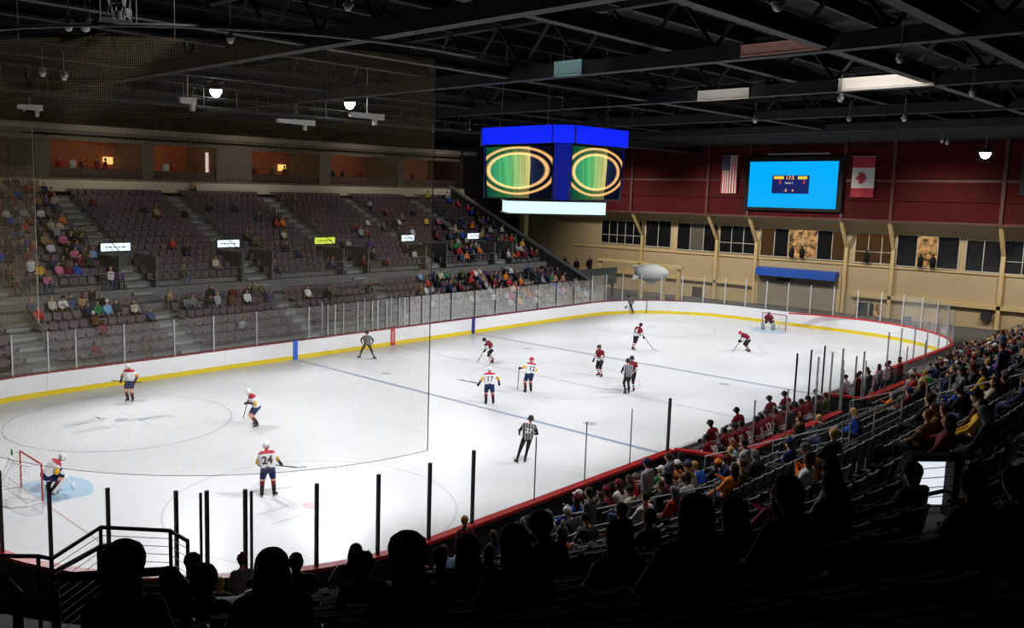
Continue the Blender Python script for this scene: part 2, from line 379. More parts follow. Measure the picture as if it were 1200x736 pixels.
sg = empty('side_rink_glass', (0, 0, 0), 0, 'post-free clear glass panes on the near side boards up to the bench', 'rink glass')
side_pts = [Vector((x, -13.03, 0)) for x in (-20.52, -17.9, -15.45, -12.95, -10.6)]
glass_run(side_pts, sg, glass_near, mat('slim_seam', (.25, .26, .28), .4), h1=3.0, pr=.014)
b_ = MB(); b_.box(-10.62, -10.54, -13.07, -12.99, BH, 3.0); b_.build('glass_post', steel_black, sg)
bg = empty('bench_back_glass', (0, 0, 0), 0, 'clear glass panes standing behind the maroon team on their bench', 'rink glass')
glass_run([Vector((x, -14.95, 0)) for x in (-8.2, -5.5, -2.8, -.1)], bg, glass_near, alu, h0=BH+.1, h1=2.9, pr=.022)
cg = empty('bench_return_glass', (0, 0, 0), 0, 'tall cluster of glass panes and posts between the two benches', 'rink glass')
glass_run([Vector((-.1, y, 0)) for y in (-14.9, -13.9, -13.0)], cg, glass_near, alu, h1=3.3, pr=.03)
glass_run([Vector((1.4, y, 0)) for y in (-14.9, -13.9, -13.0)], cg, glass_near, alu, h1=3.3, pr=.03)
glass_run([Vector((x, -13.0, 0)) for x in (-.1, 1.4, 2.9)], cg, glass_near, alu, h1=3.3, pr=.03)
glass_run([Vector((2.9, y, 0)) for y in (-14.7, -13.8, -13.0)], cg, glass_near, alu, h1=3.3, pr=.03)
bg2 = empty('bench_back_glass', (0, 0, 0), 0, 'glass panes behind the second bench where staff stand', 'rink glass')
glass_run([Vector((x, -14.8, 0)) for x in (2.9, 5.6, 8.4, 11.2)], bg2, glass_near, alu, h0=BH+.1, h1=2.9, pr=.022)
ag = empty('far_corner_side_glass', (0, 0, 0), 0, 'glass on the near side boards beyond the second bench', 'rink glass')
glass_run([Vector((x, -13.03, 0)) for x in (11.3, 13.3, 15.6, 17.9, 20.2)]+resample(corner(CX, -CY, 270, 300, 6, .08), 2.2), ag, glass_near, alu, h1=3.1, pr=.03)

# ------------------------------------------------------------------ safety net
def net_curtain(pts, z0, z1, name, label, cell=.047, th=.0016, sag=None):
    root = empty(name, (0, 0, 0), 0, label, 'safety net')
    ps = resample(pts, .6)
    cum = [0]
    for i in range(len(ps)-1): cum.append(cum[-1]+(ps[i+1]-ps[i]).length)
    L = cum[-1]
    def at(s):
        for i in range(len(ps)-1):
            if s <= cum[i+1]: return ps[i].lerp(ps[i+1], (s-cum[i])/(cum[i+1]-cum[i]))
        return ps[-1]
    b2 = MB(); n = int(L/cell)
    for k in range(n+1):
        s = k*L/n; p_ = at(s); q_ = at(min(L, s+.01)); d = (q_-p_)
        if d.length < 1e-6: d = (p_-at(s-.01))
        d.normalize(); nr = Vector((d.y, -d.x, 0))
        A, B_, C_ = p_+d*th, p_-d*th*.5+nr*th*.87, p_-d*th*.5-nr*th*.87
        for (u_, v_) in ((A, B_), (B_, C_), (C_, A)):
            b2.poly([(u_.x, u_.y, z0), (v_.x, v_.y, z0), (v_.x, v_.y, z1), (u_.x, u_.y, z1)])
    nz = int((z1-z0)/cell)
    for k in range(nz+1):
        z = z0+(z1-z0)*k/nz
        for i in range(len(ps)-1):
            a, c = ps[i], ps[i+1]
            d = (c-a).normalized(); nr = Vector((d.y, -d.x, 0))*th
            b2.poly([(a.x, a.y, z-th), (c.x, c.y, z-th), (c.x+nr.x, c.y+nr.y, z+th*.7), (a.x+nr.x, a.y+nr.y, z+th*.7)])
            b2.poly([(a.x, a.y, z-th), (c.x, c.y, z-th), (c.x-nr.x, c.y-nr.y, z+th*.7), (a.x-nr.x, a.y-nr.y, z+th*.7)])
    o = b2.build('netting', net_m, root); o['kind'] = 'stuff'
    b2 = MB()
    for (z, r_) in ((z0, .007),): b2.tube([(p.x, p.y, z) for p in ps], r_, 5)
    b2.build('hem_cord', mat('hem_cord', (.2, .2, .19), .6), root)
    for e in (ps[0], ps[-1]):
        b2 = MB(); b2.tube([(e.x, e.y, z0), (e.x, e.y, z1)], .014, 5); b2.build('edge_cord', mat('edge_cord', (.6, .56, .45), .6), root)
    return root, ps
nr_, nps = net_curtain(corner(-CX, -CY, 180, 268, 24, .1), 3.5, 12.95, 'safety_net', 'fine mesh safety net hanging above the near corner glass', .042)
net_curtain([(-21.95, HW+.1)]+corner(-CX, CY, 90, 180, 24, .1)+[(-HL-.1, -4.4)], 3.45, 12.5, 'safety_net', 'fine mesh safety net hanging behind the nearer goal to the far boards', .075)
b_ = MB()
pp = [(p.x, p.y, 13.2) for p in nps]+[(-21.6, -13.05, 13.2), (-20.9, -13.05, 13.2)]
b_.tube(pp, .045, 6)
pipe = tag(b_.build('net_pipe', mat('net_pipe', (.3, .31, .33), .4, .5)), 'curved steel pipe carrying the top of the near safety net', 'pipe')
b_ = MB()
for k in range(0, len(nps), 3): b_.tube([(nps[k].x, nps[k].y, 12.95), (nps[k].x, nps[k].y, 17.9)], .008, 4)
b_.build('hanging_wire', steel_grey, pipe)

# ------------------------------------------------------------------ stands
DLOW, ZLOW, DUP, TR, RI = 1.6, .7, 8.0, .85, .38
NL, NU = 6, 15
def rows(zup):
    r_ = [(DLOW+TR*i, ZLOW+RI*i) for i in range(NL)]
    r_.append((DLOW+TR*NL, ZLOW+RI*NL))     # cross aisle
    r_ += [(DUP+TR*i, zup+RI*i) for i in range(NU)]
    return r_
def terrace(name, path, rws, m_, dend, parent=None, skip=0):
    """path: list of (point, outward normal). One stepped slab."""
    prof = [(rws[skip][0], -.05)]
    for k in range(skip, len(rws)):
        d0, z = rws[k]; d1 = rws[k+1][0] if k+1 < len(rws) else dend
        prof += [(d0, z), (d1, z)]
    prof.append((dend, rws[-1][1]+.0)); prof.append((dend, -.05))
    b2 = MB(); n = len(prof)
    for (p, nr) in path:
        for (d, z) in prof: b2.v.append((p[0]+nr[0]*d, p[1]+nr[1]*d, z))
    for i in range(len(path)-1):
        for j in range(n-1):
            b2.f.append((i*n+j, i*n+j+1, (i+1)*n+j+1, (i+1)*n+j)); b2.mi.append(0)
    b2.f.append(tuple(range(n))); b2.f.append(tuple((len(path)-1)*n+j for j in range(n))[::-1]); b2.mi += [0, 0]
    o = b2.build(name, m_, parent); o['kind'] = 'structure'; return o
ZUF, ZUN = 3.75, 3.9
rf, rn = rows(ZUF), rows(ZUN)
far_path = [((-34, HW), (0, 1)), ((26, HW), (0, 1))]
near_straight = [((27.5, -HW), (0, -1)), ((-CX, -HW), (0, -1))]
near_arc = [((-CX+CR*math.cos(R(t)), -CY+CR*math.sin(R(t))), (math.cos(R(t)), math.sin(R(t)))) for t in np.arange(270, 165, -3.75)]
near_path = near_straight+near_arc[1:]
terrace('floor_far_stand', far_path, rf, concrete, DUP+TR*NU)
bench_zone = (-10.6, 11.4)
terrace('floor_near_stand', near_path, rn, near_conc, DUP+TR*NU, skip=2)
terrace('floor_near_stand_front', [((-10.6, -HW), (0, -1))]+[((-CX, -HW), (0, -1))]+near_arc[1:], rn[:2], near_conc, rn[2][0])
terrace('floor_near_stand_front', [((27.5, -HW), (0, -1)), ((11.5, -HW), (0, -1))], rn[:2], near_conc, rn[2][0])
# aisle stairs
AX_F = [-21.0, -13.1, -4.75, 3.7, 12.0, 20.2]
AX_N = [22, 13.5, 5, -3.5, -12, -20]
AA_N = [247, 225, 203, 181]
def stair(x, sgn, rws, m_, name, dend, path_t=None, width=1.15):
    root = empty(name, (x, sgn*HW, 0) if path_t is None else (0, 0, 0), 0)
    b2 = MB()
    for k, (d, z) in enumerate(rws):
        if k == NL: continue
        if path_t is None:
            for (dd, hh) in ((-.28, .19), (0, .02)):
                ya, yb = sorted((sgn*(HW+d+dd), sgn*(HW+d+dd+.3)))
                b2.box(x-width/2, x+width/2, ya, yb, z-.36 if dd < 0 else z-.02, z-.19+.0 if dd < 0 else z+.012)
            ya, yb = sorted((sgn*(HW+d), sgn*(HW+d+.84))); b2.box(x-width/2, x+width/2, ya, yb, z-.01, z+.01)
        else:
            c, s = math.cos(R(path_t)), math.sin(R(path_t)); M_ = Matrix.Translation((-CX, -CY, 0)) @ Matrix.Rotation(R(path_t), 4, 'Z')
            b2.box(CR+d-.28, CR+d+.02, -width/2, width/2, z-.36, z-.19, M_); b2.box(CR+d, CR+d+.84, -width/2, width/2, z-.01, z+.012, M_)
    o = b2.build(name, m_); o['kind'] = 'structure'
    bpy.data.objects.remove(root); return o
for x in AX_F: stair(x, 1, rf, aisle_conc, 'floor_stair', 0)
for x in AX_N: stair(x, -1, rn[(0 if not -10.6 < x < 11.5 else 2):] if not -10.6 < x < 11.5 else rn[2:], aisle_conc, 'floor_stair', 0) if 0 else stair(x, -1, rn, aisle_conc if x > -15 else near_conc, 'floor_stair', 0)
for t in AA_N: stair(0, -1, rn, near_conc, 'floor_stair', 0, t)
# rails --------------------------------------------------------------
def rail(name, pts, h, m_, label, r_=.022, mids=(.5,), post_step=2.0, group=None):
    root = empty(name, pts[0], 0, label, 'railing', group)
    o0 = Vector(pts[0]); P_ = [Vector(p)-o0 for p in pts]
    b2 = MB(); b2.tube([p+Vector((0, 0, h)) for p in P_], r_, 6); b2.build('top_rail', m_, root)
    for mz in mids:
        b2 = MB(); b2.tube([p+Vector((0, 0, h*mz)) for p in P_], r_*.6, 5); b2.build('mid_rail', m_, root)
    for i in range(len(P_)-1):
        l = (P_[i+1]-P_[i]).length; n = max(1, round(l/post_step))
        for k in range(n+(1 if i == len(P_)-2 else 0)):
            q = P_[i].lerp(P_[i+1], k/n); b2 = MB(); b2.tube([q, q+Vector((0, 0, h))], r_, 6); b2.build('post', m_, root)
    return root
rail_dim = mat('dull_rail', (.26, .27, .27), .5, .4)
ordn = ['first', 'second', 'third', 'fourth', 'fifth', 'sixth', 'seventh', 'eighth', 'ninth', 'tenth', 'eleventh', 'twelfth', 'thirteenth', 'fourteenth', 'fifteenth', 'sixteenth', 'seventeenth', 'eighteenth', 'nineteenth', 'twentieth', 'twenty-first', 'twenty-second', 'twenty-third']
zA = ZUF; 
for i in range(len(AX_F)-1):
    rail('guard_rail', [(AX_F[i]+1.0, HW+DUP+.05, zA), (AX_F[i+1]-1.0, HW+DUP+.05, zA)], 1.0, rail_dim, f'grey guard rail above the cross aisle of the opposite stand, {ordn[i]} from the left', group='opposite cross aisle guard rails')
for i in range(len(AX_F)):
    rail('stair_rail', [(AX_F[i]+.62, HW+DLOW+.3, ZLOW+.1), (AX_F[i]+.62, HW+DLOW+TR*5, ZLOW+RI*5)], .85, rail_dim, f'sloping handrail on the lower stairs of the opposite stand, {ordn[i]} from the left', group='opposite stair rails')
    rail('stair_rail', [(AX_F[i], HW+DUP+.6, ZUF+.2), (AX_F[i], HW+DUP+TR*9, ZUF+RI*9)], .85, rail_dim, f'sloping handrail on the upper stairs of the opposite stand, {ordn[i]} from the left', group='opposite stair rails')
rail_n = mat('near_rail', (.3, .3, .31), .45, .4)
for i, x in enumerate(AX_N[:-1]):
    x2 = AX_N[i+1]
    rail('guard_rail', [(x-1.0, -HW-DUP-.05, ZUN), (x2+1.0, -HW-DUP-.05, ZUN)], 1.0, rail_n, f'grey guard rail above the near cross aisle, {ordn[i]} from the far end', group='near cross aisle guard rails')
for i, x in enumerate(AX_N):
    d0 = DLOW+.3 if not -10.6 < x < 11.5 else DLOW+2*TR
    z0 = ZLOW+(0 if not -10.6 < x < 11.5 else 2*RI)
    rail('stair_rail', [(x+.62, -HW-d0, z0), (x+.62, -HW-DLOW-TR*5.5, ZLOW+RI*5.3)], .85, rail_n, f'sloping handrail on the lower stairs of the near stand, {ordn[i]} from the far end', group='near stair rails')
    if x > -15: rail('stair_rail', [(x, -HW-DUP-.6, ZUN+.2), (x, -HW-DUP-TR*9, ZUN+RI*9)], .85, rail_n, f'sloping handrail on the upper stairs of the near stand, {ordn[i]} from the far end', group='near stair rails')
# end of near stand railing by the end wall
rail('guard_rail', [(27.4, -HW-1.4, ZLOW), (27.4, -HW-DUP, ZUN), (27.4, -HW-DUP-TR*13, ZUN+RI*13)], 1.0, rail_n, 'sloping guard rail along the far end of the near stand', mids=(.33, .66))

# ------------------------------------------------------------------ seats
def seat_mesh(fine=True):
    b2 = MB(); b2.m = 0
    # shaped back: slightly curved shell, facing +y (toward the ice), origin at tread behind
    n = 4; W_ = .44
    def shell(z0, z1, y0, y1, th, cur):
        for i in range(n):
            xa, xb = -W_/2+W_*i/n, -W_/2+W_*(i+1)/n; ca, cb = cur*(1-(2*xa/W_)**2), cur*(1-(2*xb/W_)**2)
            b2.hexa([(xa, y0-ca, z0), (xb, y0-cb, z0), (xb, y0-cb+th, z0), (xa, y0-ca+th, z0), (xa*.94, y1-ca, z1), (xb*.94, y1-cb, z1), (xb*.94, y1-cb+th, z1), (xa*.94, y1-ca+th, z1)])
    shell(.42, .84, .0, -.08, .03, .03)
    b2.m = 1; shell(.84, .862, -.083, -.088, .036, .03); b2.m = 0
    shell(.44, .80, .12, .07, .035, .02)       # tipped-up pan
    b2.box(-.02, .02, .0, .14, .0, .45); b2.box(-.24, -.22, -.02, .28, .56, .6); b2.box(.22, .24, -.02, .28, .56, .6)
    return b2
sm = seat_mesh().mesh('stadium_seat'); sm.materials.append(seat_blk); sm.materials.append(seat_glint)
# lighter far seat for the mass
def seat_light():
    b2 = MB(); 
    b2.hexa([(-.21, 0, .4), (.21, 0, .4), (.21, .03, .4), (-.21, .03, .4), (-.2, -.1, .84), (.2, -.1, .84), (.2, -.06, .84), (-.2, -.06, .84)])
    b2.hexa([(-.21, .0, .42), (.21, .0, .42), (.21, .38, .44), (-.21, .38, .44), (-.21, .0, .46), (.21, .0, .46), (.21, .38, .48), (-.21, .38, .48)])
    return np.array(b2.v), b2.f
SLV, SLF = seat_light()
FINEV = np.array(seat_mesh().v); FB = seat_mesh()
def mass(name, V, F, placements, mats_, label, cat, group=None, mi=None):
    """one joined mesh of many copies, kind stuff"""
    if not placements: return None
    n = len(V); vs_, fs_, ms_ = [], [], []
    for k, (x, y, z, a, s) in enumerate(placements):
        c, si = math.cos(a), math.sin(a)
        vv = np.empty_like(V); vv[:, 0] = x+s*(V[:, 0]*c-V[:, 1]*si); vv[:, 1] = y+s*(V[:, 0]*si+V[:, 1]*c); vv[:, 2] = z+s*V[:, 2]
        vs_.append(vv); fs_ += [tuple(i+k*n for i in f) for f in F]
        if mi is not None: ms_ += list(mi)
    me = bpy.data.meshes.new(name); me.from_pydata(np.concatenate(vs_).tolist(), [], fs_)
    if mi is not None: me.polygons.foreach_set('material_index', ms_)
    o = link(name, me, mats_); tag(o, label, cat, group, 'stuff'); return o
rnd = random.Random(7)
SP = .53
# every slot: dict with world position, tread z, facing angle (0 = faces +y), section, row, index
def near_slots():
    out = []
    for k, (d, z) in enumerate(rn):
        if k == NL: continue
        # straight part
        xe = [27.2]+AX_N+[-CX]
        for s in range(len(xe)-1):
            a, c = xe[s]-(.7 if s else .2), xe[s+1]+(.7 if s < len(xe)-2 else 0)
            n = int((a-c)/SP)
            for i in range(n):
                x = a-SP*(i+.5)
                if k < 2 and bench_zone[0]-.3 < x < bench_zone[1]+.3: continue
                out.append(dict(p=(x, -HW-d-.62, z), a=0.0, sec=s, row=k, i=i, d=d, far=False))
        te = [270]+AA_N
        for s in range(len(te)-1):
            rad = CR+d+.62; m0 = math.degrees(.7/rad)
            a, c = te[s]-(m0 if s else 0), te[s+1]+m0
            n = int(R(a-c)*rad/SP)
            for i in range(n):
                t = a-math.degrees(SP*(i+.5)/rad)
                out.append(dict(p=(-CX+rad*math.cos(R(t)), -CY+rad*math.sin(R(t)), z), a=R(t-270), sec=7+s, row=k, i=i, d=d, far=False))
    return out
def far_slots():
    out = []
    for k, (d, z) in enumerate(rf):
        if k == NL: continue
        xe = [-30]+AX_F+[25.7]
        for s in range(len(xe)-1):
            a, c = xe[s]+(.7 if s else 0), xe[s+1]-(.7 if s < len(xe)-2 else .1)
            n = int((c-a)/SP)
            for i in range(n):
                x = a+SP*(i+.5)
                if k == 0 and -5.4 < x < 5.0: continue
                out.append(dict(p=(x, HW+d+.62, z), a=math.pi, sec=s, row=k, i=i, d=d, far=True))
    return out
NS, FS = near_slots(), far_slots()
def pix(p):
    d = Vector(p)-CAM; Z = d.dot(_f)
    if Z < .3: return None
    return 600+PCX+FPX*d.dot(_r2)/Z, 368+PCY-FPX*d.dot(_u2)/Z, Z
def seen(p, mx=40):
    q = pix(p); return q and -mx < q[0] < 1200+mx and -mx < q[1] < 736+mx
NS = [s for s in NS if seen((s['p'][0], s['p'][1], s['p'][2]+.8), 90)]
def blocks_well(s):
    q = pix((s['p'][0], s['p'][1], s['p'][2]+.6)); return q and 1070 < q[0] < 1140 and 535 < q[1] < 665 and q[2] < 13.5
NS = [s for s in NS if not blocks_well(s)]
def rail_corner(s):
    q = pix((s['p'][0], s['p'][1], s['p'][2]+.6)); return q and q[0] < 135 and q[1] > 560
NS = [s for s in NS if not rail_corner(s)]
FS = [s for s in FS if seen((s['p'][0], s['p'][1], s['p'][2]+.8), 30)]

# ------------------------------------------------------------------ figures
def capsule(b2, a, c, ra, rc, n=10):
    a, c = Vector(a), Vector(c); d = c-a; L = max(d.length, 1e-4); d = d/L if L > 2e-4 else Vector((0, 0, 1))
    pts, rad = [], []
    for t in (-1, -.85, -.5): 
        pts.append(a+d*t*ra); rad.append(ra*math.sqrt(max(0.0, 1-t*t))+.001)
    pts += [a, c]; rad += [ra, rc]
    for t in (.5, .85, 1): pts.append(c+d*t*rc); rad.append(rc*math.sqrt(max(0.0, 1-t*t))+.001)
    b2.tube(pts, rad, n)
def figure(prims, voxel=.02, smooth=6, name='person'):
    """prims: (a, b, ra, rb, spec); spec = key, or [(t_end, key)...], or callable(t, point). Returns (mesh, keys)"""
    b2 = MB()
    for (a, c, ra, rc, sp) in prims: capsule(b2, a, c, ra, rc)
    me = b2.mesh('tmp'); o = bpy.data.objects.new('tmp', me); COL.objects.link(o)
    md = o.modifiers.new('r', 'REMESH'); md.mode = 'VOXEL'; md.voxel_size = voxel; md.use_smooth_shade = True
    if smooth:
        m2 = o.modifiers.new('s', 'SMOOTH'); m2.iterations = smooth; m2.factor = .4
    dg = bpy.context.evaluated_depsgraph_get(); dg.update()
    out = bpy.data.meshes.new_from_object(o.evaluated_get(dg)); bpy.data.objects.remove(o); bpy.data.meshes.remove(me)
    out.name = name
    nf = len(out.polygons); C = np.empty(nf*3); out.polygons.foreach_get('center', C); C = C.reshape(-1, 3)
    best = np.full(nf, 1e9); bi = np.zeros(nf, int); bt = np.zeros(nf)
    for k, (a, c, ra, rc, sp) in enumerate(prims):
        a, c = np.array(a, float), np.array(c, float); d = c-a; L2 = max(d@d, 1e-9)
        t = np.clip(((C-a)@d)/L2, 0, 1); q = a+t[:, None]*d; s = np.linalg.norm(C-q, axis=1)-(ra+(rc-ra)*t)
        m_ = s < best; best[m_] = s[m_]; bi[m_] = k; bt[m_] = t[m_]
    keys, idx = [], np.zeros(nf, int)
    def ki(k):
        if k not in keys: keys.append(k)
        return keys.index(k)
    for f in range(nf):
        sp = prims[bi[f]][4]
        if callable(sp): k = sp(bt[f], C[f])
        elif isinstance(sp, list):
            k = sp[-1][1]
            for (te, kk) in sp:
                if bt[f] <= te: k = kk; break
        else: k = sp
        idx[f] = ki(k)
    out.polygons.foreach_set('material_index', idx.tolist()); out.polygons.foreach_set('use_smooth', [True]*nf); out.update()
    return out, keys
def ik(a, c, l1, l2, pole):
    a, c, pole = Vector(a), Vector(c), Vector(pole); d = c-a; L = d.length
    if L > (l1+l2)*.999: c = a+d*((l1+l2)*.999/L); d = c-a; L = d.length
    x = (l1*l1-l2*l2+L*L)/(2*L); h = math.sqrt(max(0, l1*l1-x*x)); d.normalize()
    p = pole-d*pole.dot(d)
    if p.length < 1e-4: p = Vector((0, 1, .1))
    p.normalize(); return a+d*x+p*h, c
def human(pose, o, bulk=1.0, hand='skin', fingers=False, face=True):
    """pose keys: pel (height), lean (deg fwd), side (deg), twist, hl/hr hand positions, fl/fr foot xy(+z), head tilt; local +y is forward.
    o: outfit dict of specs."""
    H = pose.get('pel', .93); px_, py_ = pose.get('pxy', (0, 0)); pel = Vector((px_, py_, H))
    Rt = Euler((R(-pose.get('lean', 4)), R(pose.get('side', 0)), R(pose.get('twist', 0)))).to_matrix()
    Rt = Matrix.Rotation(R(pose.get('twist', 0)), 3, 'Z') @ Matrix.Rotation(R(pose.get('side', 0)), 3, 'Y') @ Matrix.Rotation(R(-pose.get('lean', 4)), 3, 'X')
    up = Rt @ Vector((0, 0, 1)); rt = Rt @ Vector((1, 0, 0)); fw = Rt @ Vector((0, 1, 0))
    sw = .19*pose.get('sw', 1); neck = pel+up*.53; chest = pel+up*.38
    shR = neck+rt*sw-up*.07; shL = neck-rt*sw-up*.07
    hipR = pel+Vector((.1, 0, 0)); hipL = pel-Vector((.1, 0, 0))
    hd = neck+up*.17+fw*pose.get('hf', .03)+rt*pose.get('hs', 0)
    T = o['torso']; k = bulk; p = []
    if o.get('yokec'):
        T0 = T
        def T(t, c, T0=T0, n_=neck.copy(), u_=up.copy()):
            if (Vector(c)-n_).dot(u_) > -.055: return o['yokec']
            for te, kk in T0:
                if t <= te: return kk
            return T0[-1][1]
    p.append((hipR+up*.02+rt*-.02, shR-rt*.05-up*.04, .115*k, .105*k, T)); p.append((hipL+up*.02+rt*.02, shL+rt*.05-up*.04, .115*k, .105*k, T))
    p.append((pel+up*.05, chest+fw*.02, .12*k, .13*k, T)); p.append((shL+rt*.03, shR-rt*.03, .075*k, .075*k, o.get('yoke', T)))
    p.append((neck-up*.02, hd-up*.04, .055, .052, o.get('neck', 'skin')))
    hc = o.get('hair', 'hair')
    hfw = Matrix.Rotation(R(pose.get('hturn', 0)), 3, 'Z') @ fw
    p.append((hd-up*.045+hfw*.02, hd+up*.01+hfw*.01, .072, .085, 'skin'))
    p.append((hd+up*.025-hfw*.018, hd+up*.035-hfw*.01, .097, .095, hc))
    if face:
        p.append((hd-up*.02+hfw*.1, hd-up*.035+hfw*.118, .012, .014, 'skin'))
        hr_ = hfw.cross(Vector((0, 0, 1)))
        for s in (-1, 1): p.append((hd+hr_*s*.09-up*.01, hd+hr_*s*.093-up*.03, .015, .012, 'skin'))
    if o.get('long'):
        p.append((hd-hfw*.03, hd-up*.22-hfw*.06, .1, .085, hc))
    if o.get('hood'):
        p.append((neck-fw*.07-rt*.08, neck-fw*.07+rt*.08, .06, .06, o['hood']))
    for s, sh, hk in ((1, shR, 'hr'), (-1, shL, 'hl')):
        hp = Vector(pose.get(hk, (s*.26, .08, H-.02)))
        e, hp = ik(sh, hp, .29, .27, pose.get('pole_'+hk, (s*.9, -.6, -.5)))
        p.append((sh, e, .058*k, .047*k, o.get('uarm', T))); p.append((e, hp, .047*k, .034*(k+1)/2, o.get('farm', T)))
        hm = o.get('hand', hand); dd = (hp-e).normalized()
        if o.get('glove'):
            p.append((hp-dd*.04, hp+dd*.07, .055, .06, o['glove'])); p.append((hp+dd*.02, hp+dd*.07+Vector((-s*.06, .02, 0)), .025, .022, o['glove']))
        else:
            p.append((hp, hp+dd*.06, .032, .034, hm)); p.append((hp+dd*.02, hp+dd*.06+Vector((-s*.05, .01, 0)), .013, .012, hm))
            if fingers:
                sd = dd.cross(Vector((0, 0, 1))).normalized()
                for q in (-1.5, -.5, .5, 1.5): p.append((hp+dd*.07+sd*q*.018, hp+dd*(.135-.008*abs(q))+sd*q*.022-Vector((0, 0, .02)), .0105, .009, hm))
    for s, hip, fk in ((1, hipR, 'fr'), (-1, hipL, 'fl')):
        an = Vector(pose.get(fk, (s*.12, 0, .09)))
        kn, an = ik(hip, an, .45, .44, pose.get('pole_'+fk, (s*.15, 1, .1)))
        p.append((hip, kn, .095*k, .066*k, o['thigh'])); p.append((kn, an, .06*k, .043*k, o['shin']))
        ft = Vector(pose.get('toe_'+fk, (s*.25, 1, 0))); ft.z = 0; ft.normalize()
        p.append((an-Vector((0, 0, .035))-ft*.03, an-Vector((0, 0, .05))+ft*.15, .046, .036, o['shoe']))
        pose['_'+fk] = (an, ft)
    pose['_hd'], pose['_up'], pose['_fw'], pose['_rt'], pose['_neck'], pose['_pel'] = hd, up, fw, rt, neck, pel
    return [(tuple(a), tuple(c), ra, rc, sp) for a, c, ra, rc, sp in p]

# spectators: shared base figures, each copy recoloured through its own slots
CIV = dict(torso='top', thigh='trousers', shin='trousers', shoe='shoe', hand='skin')
def base_seated(kind):
    ps = dict(pel=.52, pxy=(0, .0), lean=-6, fl=(-.12, .46, .09), fr=(.12, .46, .09), hl=(-.1, .33, .62), hr=(.1, .33, .62)); o = dict(CIV)
    if kind == 1: ps.update(lean=12, hl=(-.08, .42, .58), hr=(.08, .42, .58)); o['long'] = True
    if kind == 2: ps.update(lean=-2, hl=(.1, .2, .78), hr=(-.1, .22, .75), hturn=25); o['hood'] = 'top'
    if kind == 3: ps.update(lean=22, hl=(-.04, .42, .85), hr=(.04, .42, .87), hturn=-20)
    if kind == 4: ps.update(lean=-8, hl=(-.22, .3, .6), hr=(.05, .3, .95), side=5); o['long'] = True
    return figure(human(ps, o), .034, 3)
def base_standing(kind):
    ps = dict(pel=.93, lean=2, hl=(-.24, .06, .85), hr=(.24, .1, .86)); o = dict(CIV)
    if kind == 1: ps.update(hl=(.1, .2, 1.15), hr=(-.1, .22, 1.12)); o['hood'] = 'top'
    return figure(human(ps, o), .034, 3)
SEATB = [base_seated(k) for k in range(5)]
STANDB = [base_standing(k) for k in range(2)]
def hat_mesh(kind):
    b2 = MB()
    if kind == 'beanie': b2.lathe([(.104, .0), (.112, .02), (.108, .06), (.085, .11), (.045, .135), (.03, .138), (.032, .165), (.012, .18)], n=12)
    else:
        b2.lathe([(.1, .0), (.104, .03), (.095, .08), (.06, .115), (.01, .125)], n=12); b2.hexa([(-.07, .08, .0), (.07, .08, .0), (.05, .19, -.01), (-.05, .19, -.01), (-.07, .08, .015), (.07, .08, .015), (.05, .19, .0), (-.05, .19, .0)])
    me = b2.mesh(kind, True); me.materials.append(P('charcoal')); return me
HAT = {k: hat_mesh(k) for k in ('beanie', 'cap')}
TOPS = ['charcoal', 'black', 'grey', 'navy', 'maroon', 'red', 'orange', 'yellow', 'white', 'lightgrey', 'denim', 'brown', 'olive', 'purple', 'blue', 'tan', 'green', 'lightblue', 'pink', 'cream']
TW = [14, 14, 10, 9, 6, 5, 4, 3, 6, 6, 4, 5, 4, 2, 3, 4, 2, 2, 2, 3]
HAIRS = ['haireblack', 'hairbrown', 'blonde', 'auburn', 'silver']; HN = {'haireblack': 'black-haired', 'hairbrown': 'brown-haired', 'blonde': 'blond', 'auburn': 'auburn-haired', 'silver': 'grey-haired'}
TRS = ['charcoal', 'denim', 'black', 'navy', 'brown', 'grey']
proto = {}
def recolour(o, keys, cols):
    for i, k in enumerate(keys):
        if k in cols: o.material_slots[i].link = 'OBJECT'; o.material_slots[i].material = cols[k]
def spectator(base, loc, a, top, tr, hair, skin='skin', scale=1.0, hat=None, hatcol=None, label='', group=None):
    me, keys = base
    if len(me.materials) == 0:
        for k in keys: me.materials.append(P('grey'))
    o = bpy.data.objects.new('person', me); COL.objects.link(o); o.location = loc; o.rotation_euler = (0, 0, a); o.scale = (scale,)*3
    recolour(o, keys, dict(top=P(top), trousers=P(tr), hair=P(hair), skin=P(skin), shoe=P('black')))
    tag(o, label, 'person', group)
    if hat:
        h = bpy.data.objects.new(hat, HAT[hat]); COL.objects.link(h); h.parent = o
        h.location = HP[id(me)]; h.material_slots[0].link = 'OBJECT'; h.material_slots[0].material = P(hatcol)
    return o
HP = {}
def toploc(me):
    n = len(me.vertices); C = np.empty(n*3); me.vertices.foreach_get('co', C); C = C.reshape(-1, 3); t = C[C[:, 2] > C[:, 2].max()-.1]
    return (float(t[:, 0].mean()), float(t[:, 1].mean()), float(C[:, 2].max())-.1)
for me, _k in SEATB+STANDB: HP[id(me)] = toploc(me)
NCOL = dict(haireblack='black', hairbrown='brown')
secn = lambda s: (ordn[s])
def slot_label(s, top, hair, hat, hatcol, stand=False):
    tier = 'lower' if s['row'] < NL else 'upper'; r_ = s['row']+1 if s['row'] < NL else s['row']-NL
    w_ = f"{hatcol} {hat}" if hat else None
    who = f"{'standing' if stand else 'seated'} person in {top} top" + (f" and {w_}" if w_ else f", {HN[hair]}")
    side = 'far' if s['far'] else 'near'
    return f"{who}, {ordn[s['i']]} seat, {ordn[r_-1]} {tier} row, {ordn[s['sec']]} {side} block"
taken = set()
